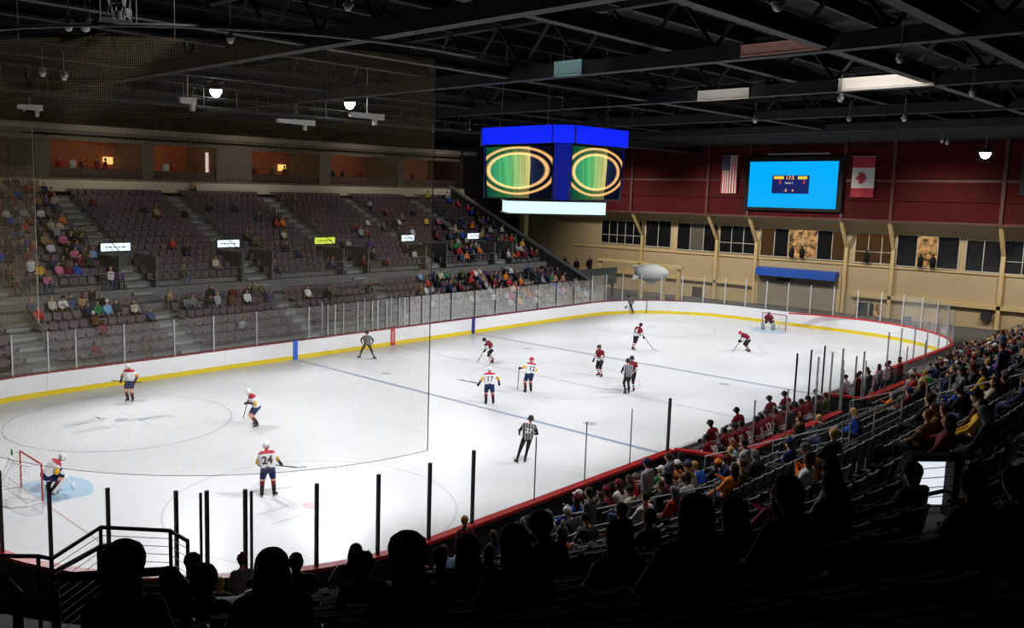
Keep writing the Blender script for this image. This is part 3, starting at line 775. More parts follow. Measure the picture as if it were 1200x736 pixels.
def place(s, stand=False, **kw):
    top = kw.get('top') or rnd.choices(TOPS, TW)[0]; hair = kw.get('hair') or rnd.choices(HAIRS, [5, 6, 2, 2, 2])[0]
    hat = kw.get('hat', rnd.choice([None, None, None, 'cap', 'beanie'])); hatcol = kw.get('hatcol') or rnd.choice(['black', 'charcoal', 'grey', 'maroon', 'navy', 'white'])
    base = rnd.choice(STANDB if stand else SEATB)
    c, si = math.cos(s['a']), math.sin(s['a']); ox, oy = 0.0, (.16 if not stand else .3)
    x, y, z = s['p'][0]-oy*si, s['p'][1]+oy*c, s['p'][2]
    return spectator(base, (x, y, z), s['a']+rnd.uniform(-.25, .25), top, rnd.choice(TRS), hair, rnd.choice(['skin', 'skin', 'peach', 'skindark']) if 1 else '', rnd.uniform(.93, 1.04), hat, hatcol,
                     kw.get('label') or slot_label(s, top, hair, hat, hatcol, stand), kw.get('group', 'spectators in the stands'))
def dens_far(s):
    x, y, z = s['p']; r_ = s['row']
    if r_ < NL:
        if x < -14: return .5 if r_ > 3 else .08
        if x < -5: return .28 if r_ > 3 else .09
        if x < 5: return .22 if r_ > 3 else .05
        if x < 12: return .25 if r_ > 1 else .12
        return .62
    if x < -13.5: return .62
    if x < -5: return .16 if r_ < NL+5 else .03
    if x < 11: return .12 if r_ < NL+5 else .04
    if x < 15: return .12
    return .55 if (r_ < NL+2+(x-13)*.95 and x < 20) or (x >= 20 and r_ < NL+9) else .12
def dens_near(s):
    x, y, z = s['p']; d = s['d']; q = pix((x, y, z+1.1))
    if q is None or dist0(s) < 10.5: return 0
    u, v = q[0], q[1]
    if x > 6: return .8 if v < 434+(u-1060)*.03 else .4
    if s['sec'] >= 7: return .4 if d < 7 else .12
    if u > 1060: return .3
    if u < 900 and v > 535: return .55 if d < 7 else .3
    return .05
def dist0(s): return (Vector(s['p'])-CAM).length
def free(s):
    return True
near_people, far_people = [], []
for s in NS:
    if rnd.random() < dens_near(s): near_people.append(s)
for s in FS:
    if rnd.random() < dens_far(s): far_people.append(s)

# ---- players -------------------------------------------------------
def stripes(t, c):
    return 'black' if (int(math.floor((c[0]+.5)/.05)) % 2 == 0) else 'lightgrey'
def outfit(team):
    if team == 'white':
        return dict(torso=[(.06, 'navy'), (1, 'white')], yokec='crimson', uarm=[(.6, 'white'), (1, 'gold')], farm=[(.2, 'gold'), (.8, 'navy'), (1, 'white')], glove='black',
                    thigh=[(.84, 'navy'), (1, 'peach')], shin=[(.15, 'peach'), (.45, 'maroon'), (1, 'black')], shoe='black', hair='white', neck='red', hand='black')
    if team == 'maroon':
        return dict(torso=[(.1, 'white'), (.2, 'black'), (.3, 'white'), (1, 'maroonj')], yoke='maroonj', uarm=[(.7, 'maroonj'), (1, 'white')], farm=[(.2, 'black'), (.45, 'white'), (1, 'maroonj')], glove='black',
                    thigh='black', shin=[(.3, 'maroonj'), (.45, 'white'), (.6, 'black'), (.75, 'white'), (1, 'maroonj')], shoe='black', hair='black', neck='maroonj', hand='black')
    if team == 'ref':
        return dict(torso=stripes, yoke=stripes, uarm='black', farm='black', thigh='black', shin='black', shoe='black', hair='black', neck='skin', hand='skin')
    if team == 'suit':
        return dict(torso='charcoal', thigh='charcoal', shin='charcoal', shoe='black', hair='hairbrown', neck='white', hand='skin')
PAL['maroonj'] = (.17, .012, .025)
helm_prof = [(.098, -.03), (.112, .0), (.116, .04), (.108, .08), (.085, .115), (.05, .135), (.008, .142)]
def make_helmet(root, pose, m_):
    b2 = MB(); b2.lathe(helm_prof, n=14, sx=.92, sy=1.08)
    b2.hexa([(-.09, .07, .0), (.09, .07, .0), (.07, .13, -.02), (-.07, .13, -.02), (-.09, .07, .05), (.09, .07, .05), (.06, .12, .05), (-.06, .12, .05)])
    for s in (-1, 1): b2.box(s*.105-.012, s*.105+.012, -.03, .03, -.07, .02)
    o = b2.build('helmet', m_, root, True); z = pose['_up']; y = (pose['_fw']-z*pose['_fw'].dot(z)).normalized()
    y = Matrix.Rotation(R(pose.get('hturn', 0)), 3, z) @ y
    x = y.cross(z); o.matrix_local = Matrix.Translation(pose['_hd']+z*.012) @ Matrix((x, y, z)).transposed().to_4x4(); return o
def back_text(root, me, pose, txt, size, m_, name='jersey_number', up=.27, front=False):
    cu = bpy.data.curves.new('t', 'FONT'); cu.body = txt; cu.size = size; cu.align_x = 'CENTER'; cu.align_y = 'CENTER'; cu.resolution_u = 2; cu.offset = .012
    to = bpy.data.objects.new('t', cu); COL.objects.link(to); bpy.context.evaluated_depsgraph_get().update()
    tm = bpy.data.meshes.new_from_object(to.evaluated_get(bpy.context.evaluated_depsgraph_get())); bpy.data.objects.remove(to)
    b_ = bmesh.new(); b_.from_mesh(tm); bmesh.ops.subdivide_edges(b_, edges=b_.edges[:], cuts=1); bmesh.ops.triangulate(b_, faces=b_.faces[:])
    bv = BVHTree.FromPolygons([v.co.copy() for v in me.vertices], [tuple(p.vertices) for p in me.polygons])
    U, F, X = pose['_up'], pose['_fw'], pose['_rt']; c0 = pose['_pel']+U*up
    sgn = -1 if front else 1
    for v in b_.verts:
        q = c0+X*v.co.x*sgn+U*v.co.y-F*.6*sgn
        hit = bv.ray_cast(q, F*sgn); v.co = (hit[0] if hit[0] is not None else q+F*.45*sgn)-F*.012*sgn
    b_.to_mesh(tm); b_.free(); return link(name, tm, m_, root)
def stick(a, c, blade, label, goalie=False):
    """a top of shaft, c heel, blade direction in plan"""
    a, c = Vector(a), Vector(c); d = Vector((*blade, 0)).normalized()
    root = empty('hockey_stick', c, 0, label, 'hockey stick', 'hockey sticks on the ice')
    b2 = MB(); b2.tube([a-c, Vector((0, 0, .04))], .019, 6); b2.build('shaft', P('black') if not goalie else P('white'), root)
    n_ = Vector((d.y, -d.x, 0))*.012; L = .32 if not goalie else .4; h = .075 if not goalie else .12
    b2 = MB(); q = [n_, n_+d*L, -n_+d*L, -n_]
    b2.hexa([tuple(v+Vector((0, 0, .012))) for v in q]+[tuple(v+Vector((0, 0, h))) for v in q]); b2.build('blade', P('white') if not goalie else P('white'), root)
    return root
def player(loc, head, team, pose, label, num=None, helmet=None, nmat='black', stk=None, tall=1.0, bulk=1.32, name_bar=False, pads=False):
    o = outfit(team)
    if team in ('ref', 'suit'): bulk = min(bulk, 1.08)
    else: pose.setdefault('pel', .95); bulk = bulk*1.1 if team == 'white' else bulk
    if team == 'ref': pose.setdefault('sw', 1.05)
    me, keys = figure(human(pose, o, bulk), .02, 4)
    a = R(head-90); root = link('person', me, [P(k) for k in keys]); root.location = loc; root.rotation_euler = (0, 0, a); root.scale = (tall,)*3
    tag(root, label, 'person', 'players and officials on the ice' if team != 'suit' else 'bench staff')
    if team != 'suit' and helmet: make_helmet(root, pose, mat('helmet_'+helmet, PAL[helmet], .3))
    if num:
        b_ = back_text(root, me, pose, num, .34 if team != 'ref' else .24, mat('number_'+nmat, PAL[nmat], .6), up=.27)
        if name_bar:
            b3 = MB(); 
    if team in ('white', 'maroon', 'ref'):
        for fk in ('fr', 'fl'):
            an, ft = pose['_'+fk]; n_ = Vector((ft.y, -ft.x, 0))*.006; c0 = an-Vector((0, 0, .09))
            b2 = MB(); q = [c0-ft*.1-n_, c0+ft*.2-n_, c0+ft*.2+n_, c0-ft*.1+n_]
            b2.hexa([tuple(v-Vector((0, 0, .03))) for v in q]+[tuple(v+Vector((0, 0, .02))) for v in q]); b2.build('skate_blade', steel_grey, root)
    if pads:
        for fk, s in (('fr', 1), ('fl', -1)):
            an, ft = pose['_'+fk]; hip = pose['_pel']+Vector((.1*s, 0, 0)); kn, _ = ik(hip, an, .45, .44, pose.get('pole_'+fk, (s*.15, 1, .1)))
            top = kn+(kn-an).normalized()*.14; d = (top-an); z = d.normalized(); y = (ft-z*ft.dot(z)).normalized(); x = y.cross(z)
            b2 = MB(); L = d.length
            prof = [(-.06, .1, .16), (.0, .14, .13), (.45, .15, .12), (.6, .16, .14), (.62, .15, .13), (1.0, .14, .1), (1.06, .1, .08)]
            for i in range(len(prof)-1):
                t0, w0, y0 = prof[i]; t1, w1, y1 = prof[i+1]
                def rg(t, w_, yy): return [tuple(an+z*(L*t)+x*(sx*w_)+y*yv) for sx, yv in ((-1, .02), (1, .02), (1, yy), (-1, yy))]
                b2.hexa(rg(t0, w0, y0)+rg(t1, w1, y1))
            b2.build('leg_pad', P('white') if team == 'white' else P('lightgrey'), root)
    if stk: stick(*stk)
    return root
CAMD = 225  # heading that looks back to the camera corner
def loc2(x, y, h, dx, dy, z):   # local offset -> world for sticks
    a = R(h-90); return (x+dx*math.cos(a)-dy*math.sin(a), y+dx*math.sin(a)+dy*math.cos(a), z)
def dirw(h, dx, dy):
    a = R(h-90); return (dx*math.cos(a)-dy*math.sin(a), dx*math.sin(a)+dy*math.cos(a))

# 1 white player facing, stick level, by the far left boards
x, y, h = -19.26, 9.57, 215
player((x, y, 0), h, 'white', dict(lean=8, hl=(-.34, .18, .98), hr=(.34, .2, .98), fl=(-.13, .03, .12), fr=(.13, 0, .12)), 'white jersey player facing forward by the far boards with stick held level', helmet='white', num=None,
       stk=(loc2(x, y, h, -.75, .25, .98), loc2(x, y, h, .78, .25, .93), dirw(h, 1, .2), 'stick held level across the thighs of the white player by the far boards'))
# 2 crouching, seen from the side
x, y, h = -17.22, 2.27, 165
player((x, y, 0), h, 'white', dict(pel=.84, lean=24, hl=(-.16, .36, 1.05), hr=(.16, .4, .98), fl=(-.16, .05, .12), fr=(.18, -.05, .12), hturn=0), 'white jersey player crouching with orange sleeve showing inside the nearer zone', helmet='white',
       stk=(loc2(x, y, h, .2, .3, 1.12), loc2(x, y, h, -.1, .62, .35), dirw(h, -.3, 1), 'stick of the crouching white player held before the knees'))
# 3 number 24 from behind
x, y, h = -21.63, -5.12, 58
player((x, y, 0), h, 'white', dict(lean=10, side=-4, hl=(-.22, .28, .95), hr=(.5, .42, .84), fl=(-.19, 0, .12), fr=(.2, .02, .12), toe_fr=(.8, 1, 0), hturn=-15), 'large white jersey player number 24 seen from behind near the curved glass', num='24', helmet='white', tall=1.0,
       stk=(loc2(x, y, h, -.25, .4, 1.0), loc2(x, y, h, .95, .5, .72), dirw(h, 1, .1), 'stick pointing right in the gloves of player number 24'))
# 4 near goalie
x, y, h = -26.7, -.1, -8
player((x, y, 0), h, 'white', dict(pel=.56, lean=42, hl=(-.32, .45, .62), hr=(.36, .42, .55), fl=(-.28, .1, .12), fr=(.28, .1, .12), pole_fl=(-.5, 1, .1), pole_fr=(.5, 1, .1)), 'crouching goalkeeper in white with leg pads in front of the nearer goal', helmet='white', pads=True, bulk=1.45,
       stk=(loc2(x, y, h, .36, .4, .75), loc2(x, y, h, .2, .8, 0), dirw(h, -1, .2), 'wide stick laid on the blue crease by the nearer goalkeeper', True))
# 5 official, wide stance
player((-4.15, 10.61, 0), 222, 'ref', dict(pel=.86, lean=8, hl=(-.27, .08, .88), hr=(.27, .08, .88), fl=(-.42, 0, .12), fr=(.42, 0, .12), toe_fl=(-1, .5, 0), toe_fr=(1, .5, 0)), 'official in striped shirt standing legs apart beside the red board mark', helmet='black')
# 6 maroon crouched
x, y, h = .95, 5.22, 120
player((x, y, 0), h, 'maroon', dict(pel=.78, lean=42, side=-5, hl=(-.35, .4, .7), hr=(.2, .45, .95), fl=(-.42, -.1, .12), fr=(.35, .05, .12)), 'maroon player bending low with legs spread past the blue board mark', helmet='black',
       stk=(loc2(x, y, h, .2, .4, .95), loc2(x, y, h, -.7, .75, 0), dirw(h, -1, .3), 'stick of the maroon player bending near the far blue line'))
# 7 white, back, stick to the left
x, y, h = -6.95, -1.56, 48
player((x, y, 0), h, 'white', dict(lean=8, hl=(-.5, .12, .95), hr=(.46, .05, 1.0), fl=(-.14, 0, .12), fr=(.2, -.02, .12), uarm=None), 'white jersey player number 17 seen from behind with stick out to the left', num='17', nmat='grey', helmet='white',
       stk=(loc2(x, y, h, -.4, .12, .96), loc2(x, y, h, -1.35, .35, 1.05), dirw(h, -.6, .9), 'stick stretched out to the left by white player number 17'))
# 8 number 12
x, y, h = -3.55, -1.21, 62
player((x, y, 0), h, 'white', dict(lean=6, side=12, hl=(-.42, .25, 1.2), hr=(.22, .3, 1.0), fl=(-.2, 0, .12), fr=(.1, 0, .12), hturn=20, hs=-.02), 'white jersey player number 12 from behind, leaning, right of number 17', num='12', helmet='crimson',
       stk=(loc2(x, y, h, -.45, .28, 1.3), loc2(x, y, h, -.42, .5, .0), dirw(h, -1, .2), 'upright stick of white player number 12'))
# 9 maroon standing
x, y, h = 2.54, -1.25, 170
player((x, y, 0), h, 'maroon', dict(lean=10, hl=(-.28, .25, .85), hr=(.26, .3, .85), fl=(-.2, .08, .12), fr=(.18, -.1, .12)), 'maroon player standing side on, left of the pair at the face-off', helmet='black', num='8', nmat='white')
# 10 maroon gliding
x, y, h = 11.27, 2.01, -10
player((x, y, 0), h, 'maroon', dict(lean=18, side=8, pel=.97, hl=(-.1, .4, .95), hr=(.34, .3, .85), fl=(-.12, -.2, .12), fr=(.1, -.35, .12)), 'maroon player gliding alone in the far zone with stick trailing right', helmet='black', num='4', nmat='white',
       stk=(loc2(x, y, h, .2, .35, 1.0), loc2(x, y, h, .75, .85, 0), dirw(h, 1, .3), 'stick held low by the lone gliding maroon player'))
# 11 maroon by the official
player((.84, -4.35, 0), 185, 'maroon', dict(lean=8, hl=(-.26, .3, .95), hr=(.3, .25, .8), fl=(-.14, .05, .12), fr=(.16, -.05, .12)), 'maroon player facing the official at the middle of the ice', helmet='black', tall=1.03)
player((.07, -4.6, 0), 60, 'ref', dict(lean=6, hl=(-.2, .3, 1.0), hr=(.2, .32, 1.0), fl=(-.1, 0, .12), fr=(.1, .06, .12)), 'official with back turned standing against a maroon player at midice', helmet='black', tall=1.02)
# 12 linesman 37
player((-12.6, -8.25, 0), 42, 'ref', dict(lean=4, side=9, pel=.95, pxy=(.16, 0), hl=(-.12, .22, 1.0), hr=(.34, .2, 1.02), fl=(-.2, -.02, .1), fr=(.1, .05, .1), toe_fl=(-.7, 1, 0)), 'striped linesman number 37 seen from behind by the near boards', num='37', nmat='white', helmet='black', bulk=1.1)
# 13 far official
player((25.98, 12.0, 0), 200, 'ref', dict(pel=.78, lean=20, fl=(-.35, -.1, .12), fr=(.3, .15, .12)), 'official half crouched against the far corner boards', helmet='black')
# 14 maroon bent
x, y, h = 16.68, -3.01, 140
player((x, y, 0), h, 'maroon', dict(pel=.84, lean=55, hl=(-.12, .6, .68), hr=(.15, .6, .68), fl=(-.18, 0, .12), fr=(.18, -.05, .12)), 'maroon player bent over with hands on knees before the distant goal', helmet='crimson',
       stk=(loc2(x, y, h, .1, .5, .72), loc2(x, y, h, -.3, 1.2, 0), dirw(h, -1, .5), 'stick laid ahead of the bent maroon player'))
# 15 far goalie
x, y, h = 27.0, .35, 200
player((x, y, 0), h, 'maroon', dict(pel=.66, lean=30, hl=(-.34, .4, .68), hr=(.34, .4, .62), fl=(-.32, .1, .12), fr=(.32, .1, .12), pole_fl=(-.5, 1, .1), pole_fr=(.5, 1, .1)), 'maroon goalkeeper with pale pads crouching in the distant goal', helmet='maroonj', pads=True, bulk=1.45,
       stk=(loc2(x, y, h, .34, .4, .8), loc2(x, y, h, .1, .75, 0), dirw(h, -1, .1), 'goalkeeper stick in front of the distant goal', True))

# goals
def goal(x, s, label):
    root = empty('hockey_goal', (x, 0, 0), 0, label, 'goal')
    red_m = mat('goal_red', (.45, .03, .03), .4) if s < 0 else mat('goal_red2', (.35, .05, .06), .4)
    for yy in (-.915, .915):
        b2 = MB(); b2.tube([(0, yy, 0), (0, yy, 1.22)], .03, 8); b2.build('goal_post', red_m, root)
    b2 = MB(); b2.tube([(0, -.915, 1.22), (0, .915, 1.22)], .03, 8); b2.build('crossbar', red_m, root)
    base = [(0, -.915, .03), (s*.5, -1.05, .03), (s*.95, -.8, .03), (s*1.1, -.3, .03), (s*1.1, .3, .03), (s*.95, .8, .03), (s*.5, 1.05, .03), (0, .915, .03)]
    b2 = MB(); b2.tube(base, .03, 6); b2.build('base_frame', P('white'), root)
    topf = [(0, -.9, 1.22), (s*.35, -.85, 1.2), (s*.5, -.4, 1.2), (s*.5, .4, 1.2), (s*.35, .85, 1.2), (0, .9, 1.22)]
    b2 = MB(); b2.tube(topf, .022, 6); b2.tube([(s*.5, 0, 1.2), (s*.8, 0, .7), (s*1.1, 0, .05)], .018, 5); b2.build('top_frame', P('white'), root)
    # cord net
    b2 = MB(); tb = resample([(p[0], p[1]) for p in topf], .08); bb = resample([(p[0], p[1]) for p in base], .1)
    N = 30
    def at(pp_, t):
        f = t*(len(pp_)-1); i = min(int(f), len(pp_)-2); return pp_[i].lerp(pp_[i+1], f-i)
    G = [[Vector((*(at(tb, i/N).lerp(at(bb, i/N), (k/14)**1.0)).xy, 1.2-(1.17)*k/14)) for k in range(15)] for i in range(N+1)]
    for i in range(N+1): b2.tube(G[i], .004, 3, False)
    for k in range(15): b2.tube([G[i][k] for i in range(N+1)], .004, 3, False)
    o = b2.build('goal_net', mat('goal_cord', (.7, .7, .7), .8), root); o['kind'] = 'stuff'
    return root
goal(-27.13, -1, 'red framed goal with white net behind the crouching goalkeeper in white')
goal(27.13, 1, 'distant red framed goal with white net at the end boards')
# water bottle on the nearer goal net
b_ = MB(); b_.lathe([(.03, 0), (.035, .02), (.035, .15), (.02, .18), (.012, .21)], (-27.5, .55, 1.24), 10); tag(b_.build('water_bottle', P('green'), None, True), 'small bottle resting on top of the nearer goal net', 'bottle')

# ---- bench ----------------------------------------------------------
mo = outfit('maroon')
benchers = []
poses = [dict(pel=.62, lean=28, hl=(-.1, .5, .8), hr=(.1, .5, .8), fl=(-.16, .42, .12), fr=(.16, .42, .12)),
         dict(pel=.62, lean=12, hl=(-.2, .4, .8), hr=(.2, .42, .8), fl=(-.16, .46, .12), fr=(.16, .46, .12), hturn=25),
         dict(pel=.9, lean=14, hl=(-.2, .45, .95), hr=(.2, .45, .95), fl=(-.14, 0, .12), fr=(.14, .1, .12))]
BM = []
for ps in poses:
    pr = human(ps, mo, 1.3); me, keys = figure(pr, .026, 3)
    for k in keys: me.materials.append(P(k))
    BM.append((me, ps))
nums = ['90', '9', '13', '22', '21', '', '5', '17', '8', '', '2', '25', '3', '19', '', '11', '7', '44']
bx = -9.3; bi = 0
spots = [(-9.35, -14.15, 0), (-8.6, -13.75, 2), (-8.0, -14.1, 0), (-7.35, -14.05, 1), (-6.6, -14.1, 0), (-6.1, -13.5, 2), (-5.75, -14.1, 1), (-5.0, -14.1, 0), (-4.4, -13.9, 1), (-3.7, -14.1, 0), (-3.2, -13.45, 2), (-2.9, -14.1, 0), (-2.2, -14.05, 1), (-1.9, -13.5, 2), (-1.3, -14.1, 0), (-.7, -14.0, 1)]
hm_blk = mat('helmet_black', PAL['black'], .3)
for i, (x, y, k) in enumerate(spots):
    me, ps = BM[k]; o = bpy.data.objects.new('person', me); COL.objects.link(o); o.location = (x, y, .3); o.rotation_euler = (0, 0, rnd.uniform(-.3, .25)); o.scale = (1.0,)*3
    nm = nums[i]; 
    where = f"{ordn[i]} from the near end of the bench"
    tag(o, (f"maroon player number {nm} " if nm else 'maroon player ')+('standing' if k == 2 else 'sitting')+', '+where, 'person', 'maroon players on the bench')
    make_helmet(o, ps, hm_blk)
    if nm: back_text(o, me, ps, nm, .34, mat('number_white', PAL['white'], .6))
for i, (x, y, col, hc, lb) in enumerate([(-4.2, -14.62, 'charcoal', 'hairbrown', 'coach in dark suit standing behind the bench, near its middle'), (-1.6, -14.62, 'charcoal', 'haireblack', 'coach in dark suit standing behind the bench, near its far end'),
        (.35, -14.2, 'olive', 'haireblack', 'person in olive coat standing between the two benches'), (.8, -13.6, 'black', 'haireblack', 'person in black standing by the glass between the two benches')]):
    o_ = dict(CIV); me, keys = figure(human(dict(pel=.93, lean=4, hl=(-.2, .25, 1.0), hr=(.2, .25, 1.0)), o_, 1.1), .026, 3)
    o = link('person', me, [P({'top': col, 'trousers': 'charcoal', 'skin': 'skin', 'hair': hc, 'shoe': 'black'}[k]) for k in keys]); o.location = (x, y, .3 if x < 0 else 0); tag(o, lb, 'person', 'bench staff')
for i, (x, y, col) in enumerate([(3.6, -13.8, 'white'), (4.4, -14.0, 'maroon'), (5.0, -13.9, 'white'), (5.6, -14.1, 'charcoal'), (6.3, -13.8, 'white'), (7.0, -14.1, 'grey'), (7.6, -13.9, 'pink'), (8.3, -14.0, 'white'), (9.0, -13.9, 'maroon'), (9.9, -14.1, 'maroon'), (10.6, -13.9, 'red')]):
    spectator(STANDB[i % 2], (x, y, .3), rnd.uniform(-.4, .4), col, 'navy' if col == 'white' else 'charcoal', rnd.choice(HAIRS[:2]), label=f'person in {col} standing {ordn[i]} from the near end of the second bench', group='people at the second bench', scale=1.0)

# ---- special spectators, then the crowd ------------------------------
def nearest_slot(x, y):
    return min(NS, key=lambda s: (s['p'][0]-x)**2+(s['p'][1]-y)**2)
spec = [((-11.3, -20.4), dict(top='blue', hair='blonde', hat=None, label='blond person in bright blue shirt sitting beside the pale stairs')), ((-13.4, -22.1), dict(top='blue', hair='haireblack', hat='cap', hatcol='black', label='person in bright blue shirt and black cap, higher than the blond one')),
        ((-15.96, -17.7), dict(top='black', hair='haireblack', hat='beanie', hatcol='orange', label='person in orange beanie sitting right behind the near end of the bench')),
        ((-18.0, -15.6), dict(top='white', hair='hairbrown', hat='cap', hatcol='maroon', label='person in white jersey leaning by the near boards')), ((-20.0, -16.3), dict(top='white', hair='hairbrown', hat='beanie', hatcol='grey', label='person in white and navy jersey below the linesman')),
        ((-13.5, -17.2), dict(top='cream', hair='blonde', hat=None, label='fair-haired person in cream coat behind the orange beanie'))]
used = []
for (q, kw) in spec:
    s = nearest_slot(*q); used.append(id(s)); place(s, **kw)
near_people = [s for s in near_people if id(s) not in used]
# silhouettes in front of the camera ------------------------------------
fgl = [ # px, py of head top, head width px, style
 (145, 652, 62, 'beanielong', 'black', 'person in dark coat with large round knit hat nearest the handrail, bottom left'),
 (198, 667, 40, 'hair', 'charcoal', 'dark-haired person just right of the large round knit hat'),
 (238, 660, 38, 'beanie', 'navy', 'person in navy coat and black knit hat, third silhouette from the left'),
 (318, 638, 62, 'long', 'black', 'person with long loose dark hair in black, below player number 24'),
 (347, 647, 26, 'hair', 'brown', 'smaller short-haired person behind the long-haired silhouette'),
 (425, 648, 38, 'curly', 'charcoal', 'person with short curly dark hair and visible ear in charcoal coat'),
 (478, 622, 52, 'beanielong', 'black', 'person in slouchy black knit hat over long hair, centre front'),
 (515, 640, 26, 'hair', 'grey', 'smaller person half hidden right of the slouchy knit hat'),
 (548, 624, 42, 'long', 'charcoal', 'long-haired person right of the slouchy knit hat'),
 (603, 612, 50, 'long', 'maroon', 'long-haired person in dark maroon top below the striped linesman'),
 (634, 597, 30, 'beanie', 'black', 'person in small black knit hat beyond the maroon-topped one'),
 (725, 607, 42, 'long', 'teal', 'brown-haired person in teal jacket at the front'),
 (815, 575, 56, 'long', 'black', 'tall silhouette with long dark hair right of the teal jacket'),
 (860, 580, 44, 'long', 'charcoal', 'long-haired dark silhouette behind the tall one'),
 (925, 555, 50, 'hair', 'black', 'short-haired dark silhouette under the empty black seats'),
 (975, 550, 34, 'long', 'black', 'dark silhouette with hair down, right of the short-haired one'),
 (1070, 540, 26, 'beanie', 'charcoal', 'dark silhouette in knit hat left of the bright stairwell'),
 (1140, 548, 40, 'hair', 'olive', 'dark silhouette in olive jacket just right of the bright stairwell'),
 (1190, 545, 40, 'hair', 'grey', 'dim person at the right edge above the empty front seats'),
]
FGM = {}
def fg_figure(style, idx):
    ps = dict(pel=.52, lean=rnd.uniform(-4, 14), fl=(-.12, .46, .09), fr=(.12, .46, .09), hl=(-.12, .35, .62), hr=(.1, .33, .64), hturn=rnd.uniform(-25, 25), side=rnd.uniform(-3, 3))
    o = dict(CIV); me, keys = figure(human(ps, o, 1.18, fingers=True), .017, 5)
    return me, keys, ps
def ray_pt(u, v, D):
    d = _f+_r2*((u-600-PCX)/FPX)-_u2*((v-368-PCY)/FPX); return CAM+d*D
for i, (u, v, wd, style, top, lb) in enumerate(fgl):
    me, keys, ps = fg_figure(style, i); pt = ray_pt(u, v, .27*1015/wd)
    if pt.x < -CX: dv = Vector((pt.x+CX, pt.y+CY)); Dd = dv.length-CR; a = math.atan2(dv.y, dv.x)-R(270)
    else: Dd = -HW-pt.y; a = 0
    row = max(0, math.floor((Dd-DUP)/TR)); tz = ZUN+RI*row
    ex = {'beanielong': .2, 'beanie': .17, 'curly': .165}.get(style, .15); sc = (pt.z-tz)/(ps['_hd'].z+ex); sc = min(1.12, max(.82, sc))
    hd = ps['_hd']; a += rnd.uniform(-.1, .1); off = Vector((hd.x*math.cos(a)-hd.y*math.sin(a), hd.x*math.sin(a)+hd.y*math.cos(a)))*sc
    hcol = {'teal': 'hairbrown'}.get(top, rnd.choice(['haireblack', 'hairbrown']))
    root = link('person', me, [P({'top': top, 'trousers': 'denim', 'skin': 'skin', 'hair': hcol, 'shoe': 'black'}[k]) for k in keys]); root.location = (pt.x-off.x, pt.y-off.y, tz); root.rotation_euler = (0, 0, a); root.scale = (sc,)*3
    tag(root, lb, 'person', 'spectators in front of the camera')
    U, F, X = ps['_up'], ps['_fw'], ps['_rt']
    pr = []
    if 'long' in style: pr += [(hd+U*.03-F*.02, hd-U*.26-F*.07, .112, .115, 'h'), (hd-U*.1-F*.05+X*.05, hd-U*.36-F*.09+X*.05, .075, .05, 'h'), (hd-U*.1-F*.05-X*.05, hd-U*.34-F*.09-X*.06, .075, .05, 'h')]
    elif style == 'curly':
        for k in range(16): 
            t, f_ = k*2.4, (k/16); q = hd+U*(.02+.11*f_)+(X*math.cos(t)+F*(math.sin(t)*.9-.2))*.1*math.sqrt(1-f_*f_*.9); pr.append((q, q+U*.01, .032, .03, 'h'))
        pr.append((hd+U*.03-F*.02, hd+U*.05-F*.015, .108, .1, 'h'))
    else: pr += [(hd+U*.02-F*.02, hd+U*.05-F*.01, .108, .1, 'h'), (hd-U*.05-F*.05, hd-U*.09-F*.05, .07, .06, 'h')]
    hm_, hk_ = figure([(tuple(a_), tuple(c_), r1, r2, k) for a_, c_, r1, r2, k in pr], .014, 3); link('hair', hm_, P(hcol), root)
    if style in ('cap', 'beanie', 'beanielong'):
        b2 = MB()
        if style == 'cap': b2.lathe([(.125, .0), (.132, .02), (.138, .06), (.125, .11), (.085, .14), (.01, .15)], n=16); b2.lathe([(.14, .0), (.19, -.02), (.185, -.03), (.13, -.015)], n=16)
        elif style == 'beanie': b2.lathe([(.116, -.01), (.124, .02), (.12, .07), (.095, .12), (.05, .15), (.008, .158)], n=16)
        else: b2.lathe([(.118, -.01), (.13, .02), (.138, .07), (.12, .13), (.07, .17), (.01, .185)], n=16)
        z = (U-F*.15).normalized(); y_ = (F-z*F.dot(z)).normalized(); x_ = y_.cross(z)
        o = b2.build('knit_hat' if style != 'cap' else 'hat', P('black'), root, True); o.matrix_local = Matrix.Translation(hd+U*.01) @ Matrix((x_, y_, z)).transposed().to_4x4()
    # collar / hood
    if i % 2 == 0:
        nk = ps['_neck']; hm_, _k = figure([(tuple(nk-F*.08-X*.09), tuple(nk-F*.1+X*.09), .06, .06, 'h'), (tuple(nk-F*.1-U*.02), tuple(nk-F*.12-U*.12), .08, .06, 'h'), (tuple(nk-X*.1-F*.04), tuple(nk-X*.08+F*.05), .04, .035, 'h'), (tuple(nk+X*.1-F*.04), tuple(nk+X*.08+F*.05), .04, .035, 'h')], .016, 3); link('hood', hm_, P(top), root)

def dist(s): return (Vector(s['p'])-CAM).length
near_people.sort(key=dist); far_people.sort(key=dist)
N_SING = 300-len(fgl)-len(spec)-15-16-15-6
allp = [(dist(s), s) for s in near_people+far_people if pix((s['p'][0], s['p'][1], s['p'][2]+1))[0] < 1215]
allp.sort(key=lambda t: t[0])
indiv = [s for _, s in allp[:N_SING]]; rest = [s for _, s in allp[N_SING:]]
occupied = set((s['p'][0], s['p'][1]) for s in near_people+far_people)
for s in indiv: place(s, stand=(rnd.random() < .05))
